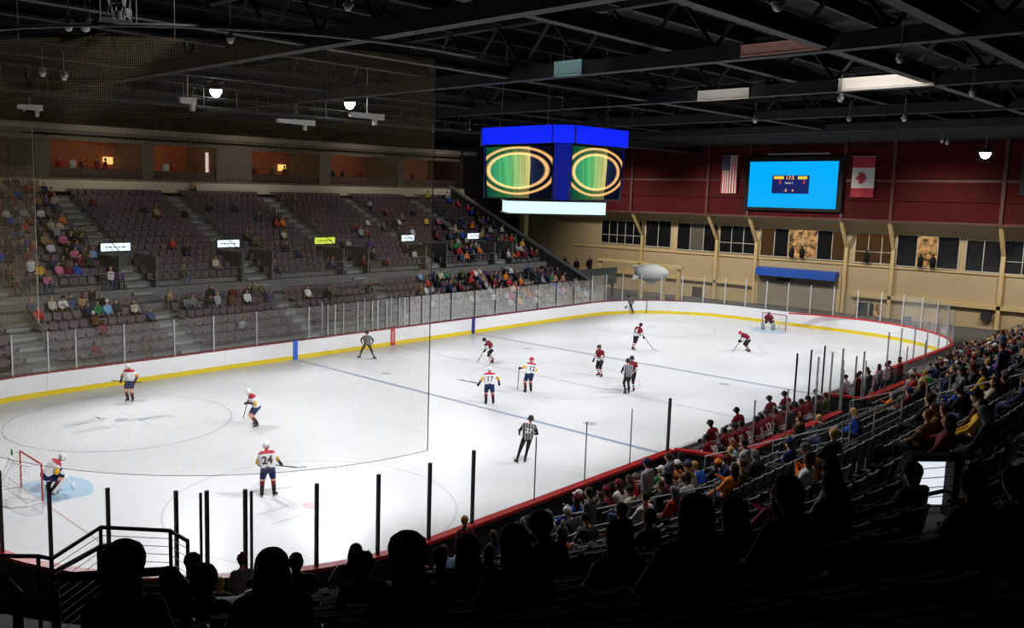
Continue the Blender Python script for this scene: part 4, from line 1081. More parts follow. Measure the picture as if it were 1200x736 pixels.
# joined remainder of the crowd
def crowd_mass(slots, label):
    keys_all = []; V_, F_, MI = [], [], []; n0 = 0
    def gi(k):
        if k not in keys_all: keys_all.append(k)
        return keys_all.index(k)
    cache = {}
    for (me, keys) in CRB:
        n = len(me.vertices); C = np.empty(n*3); me.vertices.foreach_get('co', C); cache[id(me)] = (C.reshape(-1, 3), [tuple(p.vertices) for p in me.polygons], [p.material_index for p in me.polygons], keys)
    for s in slots:
        me, keys = CRB[rnd.randrange(len(CRB))]; V, F, I, keys = cache[id(me)]
        top = rnd.choices(TOPS, TW)[0]; cm = dict(top=top, trousers=rnd.choice(TRS), hair=rnd.choice(HAIRS), skin='skin', shoe='black')
        a = s['a']+rnd.uniform(-.3, .3); c, si = math.cos(a), math.sin(a); sc = rnd.uniform(.92, 1.05); p = s['p']
        px_, py_ = p[0]-.16*math.sin(s['a']), p[1]+.16*math.cos(s['a'])
        vv = np.empty_like(V); vv[:, 0] = px_+sc*(V[:, 0]*c-V[:, 1]*si); vv[:, 1] = py_+sc*(V[:, 0]*si+V[:, 1]*c); vv[:, 2] = p[2]+sc*V[:, 2]
        V_.append(vv); F_ += [tuple(i+n0 for i in f) for f in F]; n0 += len(V); mp = [gi(cm[k]) for k in keys]; MI += [mp[i] for i in I]
    me = bpy.data.meshes.new('crowd'); me.from_pydata(np.concatenate(V_).tolist(), [], F_); me.polygons.foreach_set('material_index', MI)
    o = link('crowd', me, [P(k) for k in keys_all]); tag(o, label, 'crowd', kind='stuff')
def crb(k):
    ps = [dict(pel=.52, lean=-6, fl=(-.12, .46, .09), fr=(.12, .46, .09), hl=(-.1, .33, .62), hr=(.1, .33, .62)), dict(pel=.52, lean=14, fl=(-.12, .46, .09), fr=(.12, .46, .09), hl=(-.08, .42, .6), hr=(.1, .42, .85))][k]
    return figure(human(ps, CIV, face=False), .055, 2)
CRB = [crb(0), crb(1)]
fr_ = [s for s in rest if s['far']]; nr2 = [s for s in rest if not s['far']]
if fr_: crowd_mass(fr_, 'crowd of small seated spectators scattered over the opposite stand')
if nr2: crowd_mass(nr2, 'crowd of seated spectators at the distant end of the near stand')

# seats ------------------------------------------------------------------
NS.sort(key=dist)
nseat = 0; restn = []
for s in NS:
    q = pix((s['p'][0], s['p'][1], s['p'][2]+.85)); vis = q and 0 < q[0] < 1200 and 0 < q[1] < 760
    if dist(s) < 1.6: continue
    if vis and nseat < 300:
        o = bpy.data.objects.new('stadium_seat', sm); COL.objects.link(o); o.location = (s['p'][0], s['p'][1], s['p'][2]); o.rotation_euler = (0, 0, s['a'])
        tier = 'lower' if s['row'] < NL else 'upper'; r_ = s['row'] if s['row'] < NL else s['row']-NL-1
        tag(o, f"black flip-up seat, {ordn[s['i']]} along the {ordn[r_]} {tier} row, {ordn[s['sec']]} near block", 'seat', f"seats of the {ordn[r_]} {tier} row, {ordn[s['sec']]} near block"); nseat += 1
    else: restn.append(s)
mass('seat_rows', FINEV, FB.f, [(*s['p'], s['a'], 1) for s in restn], [seat_blk, seat_glint], 'remaining rows of black flip-up seats in the near stand', 'seats', mi=FB.mi)
mass('seat_rows', SLV, SLF, [(*s['p'], s['a'], 1) for s in FS], [seat_pur], 'rows of plum-coloured seats filling the opposite stand', 'seats')

# ------------------------------------------------------------------ end wall (x = 40 upper face, x = 42.3 lower face)
WX, LX = 40.0, 42.3
def up(y, z): return (WX, y, z)
def S2(y, z): return (CAM.y+(y-CAM.y)*(LX-CAM.x)/(WX-CAM.x), CAM.z+(z-CAM.z)*(LX-CAM.x)/(WX-CAM.x))  # surveyed on x=40, moved back to the lower face
boxo('wall_end_lower', beige_m, LX, LX+.4, -32, 37, -.05, 8.35)['kind'] = 'structure'
boxo('wall_end_upper', mat('maroon_base', (.05, .012, .014), .8), WX+.12, WX+.4, -32, 37, 8.3, 17.5)['kind'] = 'structure'
boxo('wall_soffit', beige_m, WX-.05, LX, -32, 37, 8.1, 8.3)['kind'] = 'structure'
boxo('wall_side_far', mat('side_wall', (.05, .045, .045), .9), -60, LX+.4, 39.5, 39.9, -.05, 18)['kind'] = 'structure'
boxo('wall_side_near', mat('side_wall2', (.03, .03, .03), .9), -60, LX+.4, -34, -33.6, -.05, 18)['kind'] = 'structure'
boxo('wall_end_near', mat('side_wall3', (.03, .03, .03), .9), -60, -59.6, -34, 39.9, -.05, 18)['kind'] = 'structure'
boxo('ceiling', deck_m, -60, LX+.4, -34, 39.9, 18, 18.2)['kind'] = 'structure'
panels = empty('maroon_cladding', (WX, 0, 8.3), 0, 'maroon horizontal metal panels in ribbed bays high on the end wall', 'wall panels')
bays = [-20.5, -11.3, -3.5, .4, 8.75, 12.85, 21.2, 29.5, 36.5]
for i in range(len(bays)-1):
    y0, y1 = bays[i]+.15, bays[i+1]-.15
    for (z0, z1) in ((.05, 1.55), (1.6, 3.1), (3.35, 4.7), (4.75, 6.2)):
        boxo('wall_panel', maroon_m, -.06, .1, y0, y1, z0, z1, panels)
    if i in (0, 1, 2, 5, 6, 7): boxo('panel_rib', maroon_f, -.16, .0, y0, y1, 3.12, 3.33, panels)
    boxo('base_rib', maroon_f, -.2, .1, y0-.15, y1+.15, -.12, .04, panels)
for y in bays: boxo('bay_column', maroon_f, -.22, .12, y-.12, y+.12, 0, 9, panels)
cols = [(-11.27, -11.75), (-3.41, -4.0), (.47, -.3), (8.71, 7.63), (12.79, 11.5), (21.19, 19.6), (-19.3, -20.2)]
for i, (yt, yk) in enumerate(sorted(cols)):
    yk2, zk = S2(yk, 5.9)
    b_ = MB(); w_ = .14
    b_.hexa([(LX-.35, yk2-w_, 0), (LX+.02, yk2-w_, 0), (LX+.02, yk2+w_, 0), (LX-.35, yk2+w_, 0), (LX-.35, yk2-w_, zk), (LX+.02, yk2-w_, zk), (LX+.02, yk2+w_, zk), (LX-.35, yk2+w_, zk)])
    b_.hexa([(LX-.35, yk2-w_, zk), (LX-.02, yk2-w_, zk-.2), (LX-.02, yk2+w_, zk-.2), (LX-.35, yk2+w_, zk), (WX-.1, yt-w_, 8.35), (WX+.25, yt-w_, 8.35), (WX+.25, yt+w_, 8.35), (WX-.1, yt+w_, 8.35)])
    tag(b_.build('steel_column', beige_c), f'cream steel column bending toward the maroon wall, {ordn[i]} from the right of the end wall', 'column', 'cream end wall columns')
wins = [((24.67, 7.26), (19.79, 4.94), 5, 'grid'), ((19.34, 7.46), (16.49, 4.88), 2, 'plain'), ((15.8, 7.35), (11.59, 4.77), 3, 'curtain'), ((11.33, 7.29), (7.81, 4.78), 3, 'grid'), ((7.33, 7.22), (-.29, 4.73), 6, 'room'),
        ((-.93, 7.23), (-4.08, 4.72), 3, 'gridroom'), ((-4.2, 7.18), (-8.69, 4.66), 3, 'room2'), ((-9.19, 7.03), (-11.57, 4.63), 2, 'plain'), ((-11.69, 7.1), (-15.5, 4.62), 3, 'grid')]
room_d = emis('dim_room', (.34, .16, .06), .16); room_l = emis('lit_room_warm', (.75, .42, .16), .5)
roomy(room_l)
curt = mat('curtain', (.1, .09, .08), .9)
for i, (a, c, n, kind) in enumerate(wins):
    (y1, z1), (y0, z0) = S2(*a), S2(*c)
    root = empty(f'window_{i+1}', (LX, (y0+y1)/2, z0)); root['kind'] = 'structure'
    yy = (y1-y0)/2; hh = z1-z0
    for k in range(n):
        ya, yb = yy-(2*yy)*k/n, yy-(2*yy)*(k+1)/n
        m_ = win_dark
        if kind == 'room': m_ = [room_d, win_dark, room_l, room_l, win_dark, room_d][k]
        if kind == 'gridroom': m_ = room_d
        if kind == 'room2': m_ = [win_dark, room_l, win_dark][k]
        if kind == 'curtain' and k == 1: m_ = curt
        o = boxo('pane', m_, -.05, -.03, yb+.03, ya-.03, .03, hh-.03, root)
        boxo('mullion', frame_m, -.09, 0, ya-.03, ya+.03, 0, hh, root)
    boxo('mullion', frame_m, -.09, 0, -yy-.03, -yy+.03, 0, hh, root)
    boxo('window_frame', frame_m, -.08, 0, -yy, yy, hh-.03, hh+.04, root); boxo('window_sill', frame_m, -.12, 0, -yy, yy, -.06, .02, root)
    if 'grid' in kind: boxo('transom', frame_m, -.085, 0, -yy, yy, hh*.36, hh*.36+.05, root)
# people silhouettes behind lit panes
for i, (y, z) in enumerate([(-6.1, 4.75), (-7.0, 4.75), (3.4, 4.8), (4.3, 4.8), (-2.0, 4.8)]):
    y2, z2 = S2(y, z); b_ = MB(); b_.tube([(0, 0, 0), (0, 0, .55), (0, 0, .8), (0, 0, .86), (0, 0, 1.0), (0, 0, 1.1)], [.2, .24, .2, .08, .11, .04], 8)
    o = b_.build('person', P('black'), None, True, (LX-.36, y2, z2-.05)); tag(o, f'dark figure standing at a lit end wall window, {ordn[[4,5-1,1,0,2][i] if 0 else i]} one', 'person', 'figures at the end wall windows')
# horizontal ledges
boxo('trim_1', beige_c, LX-.35, LX, *sorted((S2(37, 0)[0], S2(7.8, 0)[0])), S2(0, 1.85)[1], S2(0, 2.1)[1])['kind'] = 'structure'
boxo('trim_2', beige_c, LX-.35, LX, -25, S2(-1.0, 0)[0], S2(0, 1.8)[1], S2(0, 2.1)[1])['kind'] = 'structure'
boxo('trim_3', beige_c, LX-.12, LX, -25, 30, S2(0, 4.4)[1], S2(0, 4.55)[1])['kind'] = 'structure'
y1, zt = S2(7.3, 3.65); y0, zb = S2(.25, 3.0)
b_ = MB(); b_.hexa([(LX-.9, y0, zb), (LX, y0, zb), (LX, y1, zb), (LX-.9, y1, zb), (LX-.85, y0, zt), (LX, y0, zt+.1), (LX, y1, zt+.1), (LX-.85, y1, zt)])
tag(b_.build('awning', mat('awning_blue', (.02, .1, .55), .5)), 'bright blue canopy strip over the roll-up door', 'awning')
root = empty('door_1', (LX, 0, 0)); root['kind'] = 'structure'
for k in range(12): boxo('door_slat', mat('door_grey', (.33, .29, .22), .6), -.12, -.06+.0, y0, y1, zb*k/12+.015, zb*(k+1)/12-.015, root)
boxo('door_frame', beige_c, -.2, 0, y0-.3, y0, 0, zb+.3, root); boxo('door_frame', beige_c, -.2, 0, y1, y1+.3, 0, zb+.3, root)
for k, yy in enumerate((-.3, .0, .3)):   # horn speakers over the door
    b_ = MB(); b_.box(-.25, 0, -.12, .12, -.12, .12); b_.tube([(-.25, 0, 0), (-.42, 0, 0)], [.07, .13], 8)
    tag(b_.build('speaker', P('black'), None, False, (LX-.14, S2(4.9, 0)[0]+yy*1.4, zb-.35)), f'small black horn speaker under the blue canopy, {["right", "middle", "left"][k]} of three', 'speaker', 'horn speakers under the canopy')
for nm, a, c in (('window_10', (-1.39, 1.35), (-3.4, -.4)),):
    (ya, za), (yb, zb2) = S2(*a), S2(*c); root = empty(nm, (LX, 0, 0)); root['kind'] = 'structure'
    boxo('pane', win_dark, -.06, -.03, yb+(ya-yb)*.55, ya, 0, za, root); boxo('pane', room_l, -.06, -.03, yb, yb+(ya-yb)*.3, 0, za, root); boxo('pane', win_dark, -.06, -.03, yb+(ya-yb)*.3, yb+(ya-yb)*.5, 0, za, root)
    boxo('mullion', frame_m, -.1, 0, yb+(ya-yb)*.5-.04, yb+(ya-yb)*.5+.04, 0, za, root)
(ya, za), (yb, _z) = S2(13.85, 1.25), S2(12.87, 0); root = empty('door_2', (LX, 0, 0)); root['kind'] = 'structure'
boxo('door_leaf', mat('dark_door', (.06, .04, .04), .6), -.1, -.02, yb, ya, 0, za, root); boxo('door_handle', steel_grey, -.16, -.1, yb+.1, yb+.16, 1.0, 1.1, root)
# portal frame in the far left corner of the end wall
b_ = MB()
for y in (13.4, 15.0, 17.4): b_.box(36.5, 36.8, y, y+.28, 0, 3.1)
b_.box(36.4, 36.9, 13.2, 17.9, 3.1, 3.4); b_.box(36.4, 36.9, 17.6, 22.6, 3.3, 3.5); b_.box(36.5, 36.8, 22.2, 22.5, 0, 3.4)
tag(b_.build('tunnel_frame', beige_c), 'cream steel tunnel frame standing behind the far left glass', 'frame')
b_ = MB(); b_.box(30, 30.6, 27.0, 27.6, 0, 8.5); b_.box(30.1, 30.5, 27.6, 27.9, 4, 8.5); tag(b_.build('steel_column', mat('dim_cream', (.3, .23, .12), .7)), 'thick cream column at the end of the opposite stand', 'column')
b_ = MB(); b_.box(LX-.4, LX, -.35, .35, -.35, .35); tag(b_.build('control_box', P('charcoal'), None, False, (0, S2(-10.99, 0)[0], 1.0)), 'dark control box on the end wall above the near stand rail', 'box')
b_ = MB(); b_.lathe([(.28, 0), (.3, .9), (.25, 1.0), (.05, 1.05)], n=12); tag(b_.build('waste_bin', mat('bin_navy', (.02, .04, .12), .5), None, True, (36, -6.6, 0)), 'navy waste bin in the gap beside the near end boards', 'bin')

# wall screen
scr = empty('video_screen', (WX-.5, 0, 0), 0, 'large flat bright blue screen high on the maroon end wall', 'screen')
boxo('casing', P('black'), 0, .35, .35, 9.0, 8.85, 13.55, scr)
b_ = MB(); b_.poly([(-.01, 8.6, 9.1), (-.01, .78, 9.1), (-.01, .78, 13.16), (-.01, 8.6, 13.16)]); b_.build('screen', emis('screen_blue', (0.0, .42, 1.0), 1.0), scr)
spn = boxo('score_panel', emis('score_navy', (.008, .015, .12), 1.0), -.03, -.01, 3.15, 6.45, 10.35, 11.95, scr)
sy = emis('score_yellow', (1, .62, .05), 1.0); so_ = emis('score_orange', (1, .45, .12), 1.1); sr = emis('score_red', (.75, .08, .06), 1.0); sw_ = emis('score_white', (.75, .75, .85), 1.0)
boxo('score_bar', sy, -.045, -.03, 5.4, 6.3, 11.62, 11.87, spn); boxo('score_bar', sy, -.045, -.03, 3.35, 4.15, 11.62, 11.87, spn)
def wtext(txt, y, z, size, m_, parent, x=-.05, name='screen_text', rot=(R(90), 0, R(-90)), ext=.004):
    cu = bpy.data.curves.new('t', 'FONT'); cu.body = txt; cu.size = size; cu.align_x = 'CENTER'; cu.align_y = 'CENTER'; cu.extrude = ext; cu.offset = size*.01
    to = bpy.data.objects.new('t', cu); COL.objects.link(to); bpy.context.evaluated_depsgraph_get().update()
    tm = bpy.data.meshes.new_from_object(to.evaluated_get(bpy.context.evaluated_depsgraph_get())); bpy.data.objects.remove(to)
    o = link(name, tm, m_, parent); o.location = (x, y, z); o.rotation_euler = rot; return o
wtext('17:5', 4.85, 11.72, .46, so_, spn); wtext('2', 5.72, 11.35, .46, sr, spn); wtext('3', 3.6, 11.35, .46, sr, spn)
wtext('Period', 5.0, 11.28, .2, sw_, spn); wtext('1', 4.6, 11.28, .26, sw_, spn); wtext('0', 5.15, 10.62, .34, so_, spn); wtext('4', 4.55, 10.62, .34, so_, spn)
boxo('light_rail', steel_grey, -.3, -.2, 1.5, 6.9, 13.75, 13.85, scr)
# flags, hung vertically
def flag(y0, y1, z0, z1, painter, nu, nv, label, mats_):
    me = bpy.data.meshes.new('flag'); V, F, I = [], [], []
    for j in range(nv+1):
        for i in range(nu+1):
            u, v = i/nu, j/nv; V.append((-.35+.05*math.sin(u*9+v*1.5)*(1-v*.3), y1-(y1-y0)*u, z0+(z1-z0)*v))
    for j in range(nv):
        for i in range(nu): F.append((j*(nu+1)+i, j*(nu+1)+i+1, (j+1)*(nu+1)+i+1, (j+1)*(nu+1)+i)); I.append(painter((i+.5)/nu, (j+.5)/nv))
    me.from_pydata(V, [], F); me.polygons.foreach_set('material_index', I)
    root = empty('flag', (WX, 0, 0), 0, label, 'flag'); global FCL; FCL = link('cloth', me, mats_, root)
    b2 = MB(); b2.tube([(-.3, y0-.1, z1+.03), (-.3, y1+.1, z1+.03)], .04, 6); b2.box(-.3, .0, y0, y0+.05, z1, z1+.06); b2.box(-.3, .0, y1-.05, y1, z1, z1+.06); b2.build('flag_pole', steel_grey, root); return root
fw_, fr_m, fb_ = mat('flag_white', (.62, .6, .6), .8), mat('flag_red', (.38, .03, .05), .8), mat('flag_navy', (.02, .025, .09), .8)
usf = flag(9.85, 11.42, 10.3, 13.72, lambda u, v: 2 if (u < 7/13 and v > .58) else (1 if int(u*13) % 2 == 0 else 0), 26, 20, 'American flag hung vertically on the maroon wall left of the screen', [fw_, fr_m, fb_])
b_ = MB()
for i in range(5):
    for j in range(6):
        cy_, cz = 11.3-.15*i, 12.4+.2*j; b_.poly([(-.43, cy_+(.05 if k % 2 == 0 else .02)*math.cos(R(90+36*k)), cz+(.05 if k % 2 == 0 else .02)*math.sin(R(90+36*k))) for k in range(10)][::-1])
b_.build('flag_stars', fw_, FCL)
caf = flag(-2.1, -.3, 10.15, 13.5, lambda u, v: 1 if (v < .25 or v > .72) else 0, 12, 22, 'Canadian flag hung vertically on the maroon wall right of the screen', [fw_, fr_m])
leaf = [(0, 1), (.12, .72), (.3, .8), (.24, .4), (.42, .56), (.5, .44), (.78, .5), (.68, .3), (.84, .16), (.44, -.14), (.5, -.3), (.06, -.24), (.06, -.62)]
leaf = leaf+[(-x, y) for x, y in leaf[::-1][:-1]]
b_ = MB(); b_.poly([(-.46, -1.2+y*.62, 11.78-.05+x*.62) for x, y in leaf]); b_.build('maple_leaf', fr_m, FCL)
caf.children[-1]
bn = empty('banner', (WX-.3, -13.3, 10.5), 0, 'dark vertical banner with pale marks at the right end of the maroon wall', 'banner')
boxo('banner_cloth', P('charcoal'), 0, .03, -1.2, 1.0, 0, 3.3, bn)
b_ = MB()
for k in range(3): b_.box(-.03, -.005, -.3, .55-.1*k, 2.8-.4*k, 2.98-.4*k)
b_.tube([(-.02, .1, 1.35), (-.03, .1, 1.36)], .32, 14); b_.box(-.03, -.005, -.12, .3, .3, .8); b_.build('banner_print', P('grey'), bn)

# blimp
bl = empty('blimp', (33, 14.3, 2.9), R(-57), 'white inflatable blimp hovering behind the far left glass', 'blimp')
b_ = MB(); prof = [(0.02, -1.5), (.35, -1.38), (.6, -1.1), (.76, -.6), (.8, -.1), (.76, .4), (.62, .9), (.4, 1.3), (.15, 1.55), (.02, 1.6)]
me = bpy.data.meshes.new('x'); b_.lathe(prof, n=18); b_.v = [(z, x, y) for x, y, z in b_.v]; b_.build('envelope', mat('blimp_white', (.8, .82, .8), .5), bl, True)
b_ = MB(); b_.hexa([(-.35, -.12, -1.0), (.35, -.12, -1.0), (.35, .12, -1.0), (-.35, .12, -1.0), (-.45, -.14, -.75), (.45, -.14, -.75), (.45, .14, -.75), (-.45, .14, -.75)]); b_.build('gondola', P('lightgrey'), bl)
for k in range(4):
    b_ = MB(); a_ = R(45+90*k); M_ = Matrix.Rotation(a_, 4, 'X'); b_.hexa([tuple(M_ @ Vector(p)) for p in [(-1.55, -.02, .3), (-1.0, -.02, .5), (-1.0, .02, .5), (-1.55, .02, .3), (-1.7, -.02, .85), (-1.3, -.02, .85), (-1.3, .02, .85), (-1.7, .02, .85)]]); b_.build('fin', P('white'), bl)
wtext('BLIMP', 0, 0, .01, P('lightgrey'), bl) if 0 else None

# ------------------------------------------------------------------ centre scoreboard
sb = empty('centre_scoreboard', (-.35, .3, 0), 0, 'four sided scoreboard with blue crown hanging over centre ice', 'scoreboard')
hw_, ch = 2.95, .75
def octa(h, c): return [(-h, -h+c), (-h+c, -h), (h-c, -h), (h, -h+c), (h, h-c), (h-c, h), (-h+c, h), (-h, h-c)]
blue_e = emis('scoreboard_blue', (.005, .02, 1.0), 1.0); blue_d = emis('scoreboard_blue_dim', (.003, .01, .3), .7)
b_ = MB(); o8 = octa(3.05, .78); n8 = len(o8)
b_.v = [(x, y, 12.32) for x, y in o8]+[(x, y, 13.17) for x, y in o8]
for k in range(8): b_.f.append((k, (k+1) % 8, (k+1) % 8+8, k+8)); b_.mi.append(0)
b_.f.append(tuple(range(8))[::-1]); b_.f.append(tuple(range(8, 16))); b_.mi += [0, 0]
b_.mi[-1] = b_.mi[-2] = 1; crown = b_.build('crown', [blue_e, P('navy')], sb)
b_ = MB()
for k in range(8):
    x, y = o8[k]; b_ = MB(); b_.box(x-.025, x+.025, y-.025, y+.025, 12.3, 13.18); b_.build('crown_seam', P('navy'), crown)
boxo('core', P('black'), -2.5, 2.5, -2.5, 2.5, 9.62, 12.3, sb)
smat = bpy.data.materials.new('swirl_screen'); smat.use_nodes = True; nt = smat.node_tree; nt.nodes.clear()
def N(t, **k):
    n_ = nt.nodes.new(t)
    for a_, v_ in k.items(): setattr(n_, a_, v_)
    return n_
tc = N('ShaderNodeTexCoord'); sp = N('ShaderNodeSeparateXYZ'); nt.links.new(tc.outputs['UV'], sp.inputs[0])
def mth(op, a, b2=None, c=None):
    n_ = N('ShaderNodeMath', operation=op)
    for i, v_ in enumerate((a, b2, c)):
        if v_ is None: continue
        if isinstance(v_, (int, float)): n_.inputs[i].default_value = v_
        else: nt.links.new(v_, n_.inputs[i])
    return n_.outputs[0]
U_, V_ = sp.outputs[0], sp.outputs[1]
def ellipse(cx, cy_, rx, ry, wd):
    a_ = mth('DIVIDE', mth('SUBTRACT', U_, cx), rx); b2 = mth('DIVIDE', mth('SUBTRACT', V_, cy_), ry)
    r_ = mth('SQRT', mth('ADD', mth('MULTIPLY', a_, a_), mth('MULTIPLY', b2, b2)))
    return r_, mth('MAXIMUM', mth('SUBTRACT', 1.0, mth('DIVIDE', mth('ABSOLUTE', mth('SUBTRACT', r_, 1.0)), wd)), 0.0)
r1, e1 = ellipse(.48, .53, .45, .34, .1); r2, e2 = ellipse(.48, .53, .57, .45, .07)
wv = N('ShaderNodeTexNoise'); wv.inputs['Scale'].default_value = 1; wv.inputs['Detail'].default_value = 4
cb = N('ShaderNodeCombineXYZ'); nt.links.new(mth('MULTIPLY', U_, 26.0), cb.inputs[0]); nt.links.new(mth('MULTIPLY', V_, .5), cb.inputs[1]); nt.links.new(cb.outputs[0], wv.inputs['Vector'])
cr = N('ShaderNodeValToRGB'); el = cr.color_ramp.elements; el[0].position = 0; el[0].color = (.01, .25, .14, 1); el[1].position = .66; el[1].color = (.7, .62, .22, 1)
e_ = el.new(.35); e_.color = (.1, .5, .16, 1); e_ = el.new(.68); e_.color = (.012, .02, .05, 1); e_ = el.new(1.0); e_.color = (.01, .012, .03, 1)
nt.links.new(U_, cr.inputs[0])
st = mth('ADD', mth('MULTIPLY', wv.outputs['Fac'], 1.6), .1); inside = mth('LESS_THAN', r1, 1.0); dimf = mth('MULTIPLY_ADD', inside, .75, .3)
bgc = N('ShaderNodeVectorMath', operation='SCALE'); nt.links.new(cr.outputs[0], bgc.inputs[0]); nt.links.new(mth('MULTIPLY', st, dimf), bgc.inputs['Scale'])
rgc = N('ShaderNodeVectorMath', operation='SCALE'); rgc.inputs[0].default_value = (1.25, .68, .24); nt.links.new(mth('ADD', mth('POWER', e1, 1.0), mth('MULTIPLY', mth('POWER', e2, 1.0), .95)), rgc.inputs['Scale'])
add = N('ShaderNodeVectorMath', operation='ADD'); nt.links.new(bgc.outputs[0], add.inputs[0]); nt.links.new(rgc.outputs[0], add.inputs[1])
em = N('ShaderNodeEmission'); nt.links.new(add.outputs[0], em.inputs[0]); em.inputs[1].default_value = 1.0; out_ = N('ShaderNodeOutputMaterial'); nt.links.new(em.outputs[0], out_.inputs[0])
for k in range(4):
    a_ = R(90*k); M_ = Matrix.Rotation(a_, 4, 'Z')
    q = [M_ @ Vector(p) for p in [(-2.06, -2.77, 9.66), (2.06, -2.77, 9.66), (2.18, -2.84, 12.2), (-2.18, -2.84, 12.2)]]
    me = bpy.data.meshes.new('screen'); me.from_pydata([tuple(v) for v in q], [], [(0, 1, 2, 3)]); uv = me.uv_layers.new(); 
    for li, c_ in enumerate(((0, 0), (1, 0), (1, 1), (0, 1))): uv.data[li].uv = c_
    b_ = MB(); b_.box(-2.3, 2.3, -2.76, -2.3, 9.6, 12.3, M_); sc_ = b_.build('screen_casing', P('black'), sb); link('screen', me, smat, sc_)
    q = [M_ @ Vector(p) for p in [(2.2, -2.8, 9.6), (2.8, -2.2, 9.6), (2.85, -2.25, 12.3), (2.25, -2.85, 12.3)]]
    b_ = MB(); b_.poly([tuple(v) for v in q]); b_.build('corner_light', blue_d, sb)
    b_ = MB(); b_.tube([tuple(M_ @ Vector((2, -2, 13.1))), tuple(M_ @ Vector((1.8, -1.8, 17.5)))], .02, 4); b_.build('hanging_cable', steel_grey, sb)
M45 = Matrix.Rotation(R(45), 4, 'Z')
rb = emis('ribbon_white', (.72, 1.0, .97), 1.1)
b_ = MB(); b_.box(-2.4, 2.4, -2.4, 2.4, 8.9, 9.5, M45); o = b_.build('ribbon_display', rb, sb)
b_ = MB(); b_.box(-2.5, 2.5, -2.5, 2.5, 9.5, 9.56, M45); b_.box(-2.5, 2.5, -2.5, 2.5, 8.84, 8.9, M45); b_.build('ribbon_frame', P('black'), sb)

# ------------------------------------------------------------------ far suites, fascia
FY = HW+DUP+TR*NU   # 33.7
fasc = mat('fascia_beige', (.66, .58, .46), .8); sdark = mat('suite_dark', (.05, .03, .025), .9); swarm = mat('suite_wall', (.3, .1, .05), .9); pier = mat('suite_pier', (.13, .11, .09), .9)
def st_(n_, m_, *a): o = boxo(n_, m_, *a); o['kind'] = 'structure'; return o
FE = 28.0
st_('trim_4', fasc, -34, FE, FY-.3, FY, 9.35, 10.15)
st_('trim_5', mat('fascia_top', (.16, .13, .1), .7), -34, FE, FY-.32, FY+.6, 10.15, 10.3)
st_('floor_suites', near_conc, -34, FE, FY, 39.4, 9.9, 10.1)
st_('wall_suites', swarm, -34, FE, 38.6, 39, 10.1, 14.2)
st_('trim_6', pier, -34, FE, FY+.2, FY+.8, 12.9, 13.7)
st_('trim_7', mat('header_edge', (.3, .26, .2), .8), -34, 30, FY, FY+.3, 13.6, 14.0)
st_('trim_8', mat('suite_sill', (.06, .03, .025), .8), -34, FE, FY+.45, FY+.6, 10.3, 11.0)
st_('ceiling_suites', sdark, -34, FE, FY+.2, 39, 13.2, 13.35)
st_('wall_suite_end', sdark, FE-.3, FE, FY, 39.5, 9, 14)
pxs = [(-14.2, -13.2), (-6.45, -5.5), (-.2, 3.1), (10.0, 11.3), (19.3, 20.3)]
for i, (a, c) in enumerate(pxs): st_(f'wall_pier', pier, a, c, FY+.3, 38.8, 10.1, 13.0)
lampw = emis('lamp_yellow', (1.0, .62, .2), 1.2)
for i, (x, z) in enumerate([(-7.1, 11.7), (9.1, 11.7), (21.4, 11.5), (1.9, 12.0)]):
    rt = empty('wall_lamp', (x, 38.5, z), 0, f'glowing yellow wall lamp in the upper suites, {["left", "middle right", "right", "centre"][i]}', 'lamp', 'suite lamps')
    boxo('lamp_shade', lampw, -.35, .35, -.25, 0, -.25, .3, rt); boxo('lamp_bracket', steel_grey, -.06, .06, -.02, .08, -.3, .35, rt)
b_ = MB(); b_.box(-.55, .45, 0, .05, 0, 1.7); rt = tag(b_.build('lit_window', emis('lit_doorway', (.8, .62, .55), .9), None, False, (-.1+.2, FY+1.5, 10.9)), 'bright pinkish white doorway in the upper suites', 'doorway')
boxo('door_mullion', steel_black, -.05, .05, -.03, 0, 0, 1.7, rt)
for i in range(16):
    x = [-12, -10.8, -9.9, -9.3, -8.4, -4.6, -3.9, -2.9, 5.1, 6.0, 7.7, 8.5, 12.4, 14.2, 16.8, 22.5][i]
    spectator(STANDB[i % 2], (x, FY+1.6+(i % 3)*.7, 10.1), math.pi+rnd.uniform(-1, 1), rnd.choice(['black', 'charcoal', 'red', 'brown', 'white', 'maroon']), 'black', 'haireblack', label=f'dim standing figure in the warm lit upper suites, {ordn[i]} from the left', group='figures in the upper suites')
# stand end wall, far
b_ = MB(); y0_, y1_ = HW+DLOW, FY; b_.hexa([(26, y0_, 0), (26.3, y0_, 0), (26.3, y1_, 0), (26, y1_, 0), (26, y0_, 1.6), (26.3, y0_, 1.6), (26.3, y1_, 10.3), (26, y1_, 10.3)])
o = b_.build('wall_stand_end', mat('stand_end', (.07, .068, .068), .8)); o['kind'] = 'structure'
b_ = MB(); b_.hexa([(25.9, y0_, 1.6), (26.4, y0_, 1.6), (26.4, y1_, 10.3), (25.9, y1_, 10.3), (25.9, y0_, 1.75), (26.4, y0_, 1.75), (26.4, y1_, 10.5), (25.9, y1_, 10.5)])
o = b_.build('trim_9', mat('stand_end_cap', (.2, .19, .19), .7)); o['kind'] = 'structure'
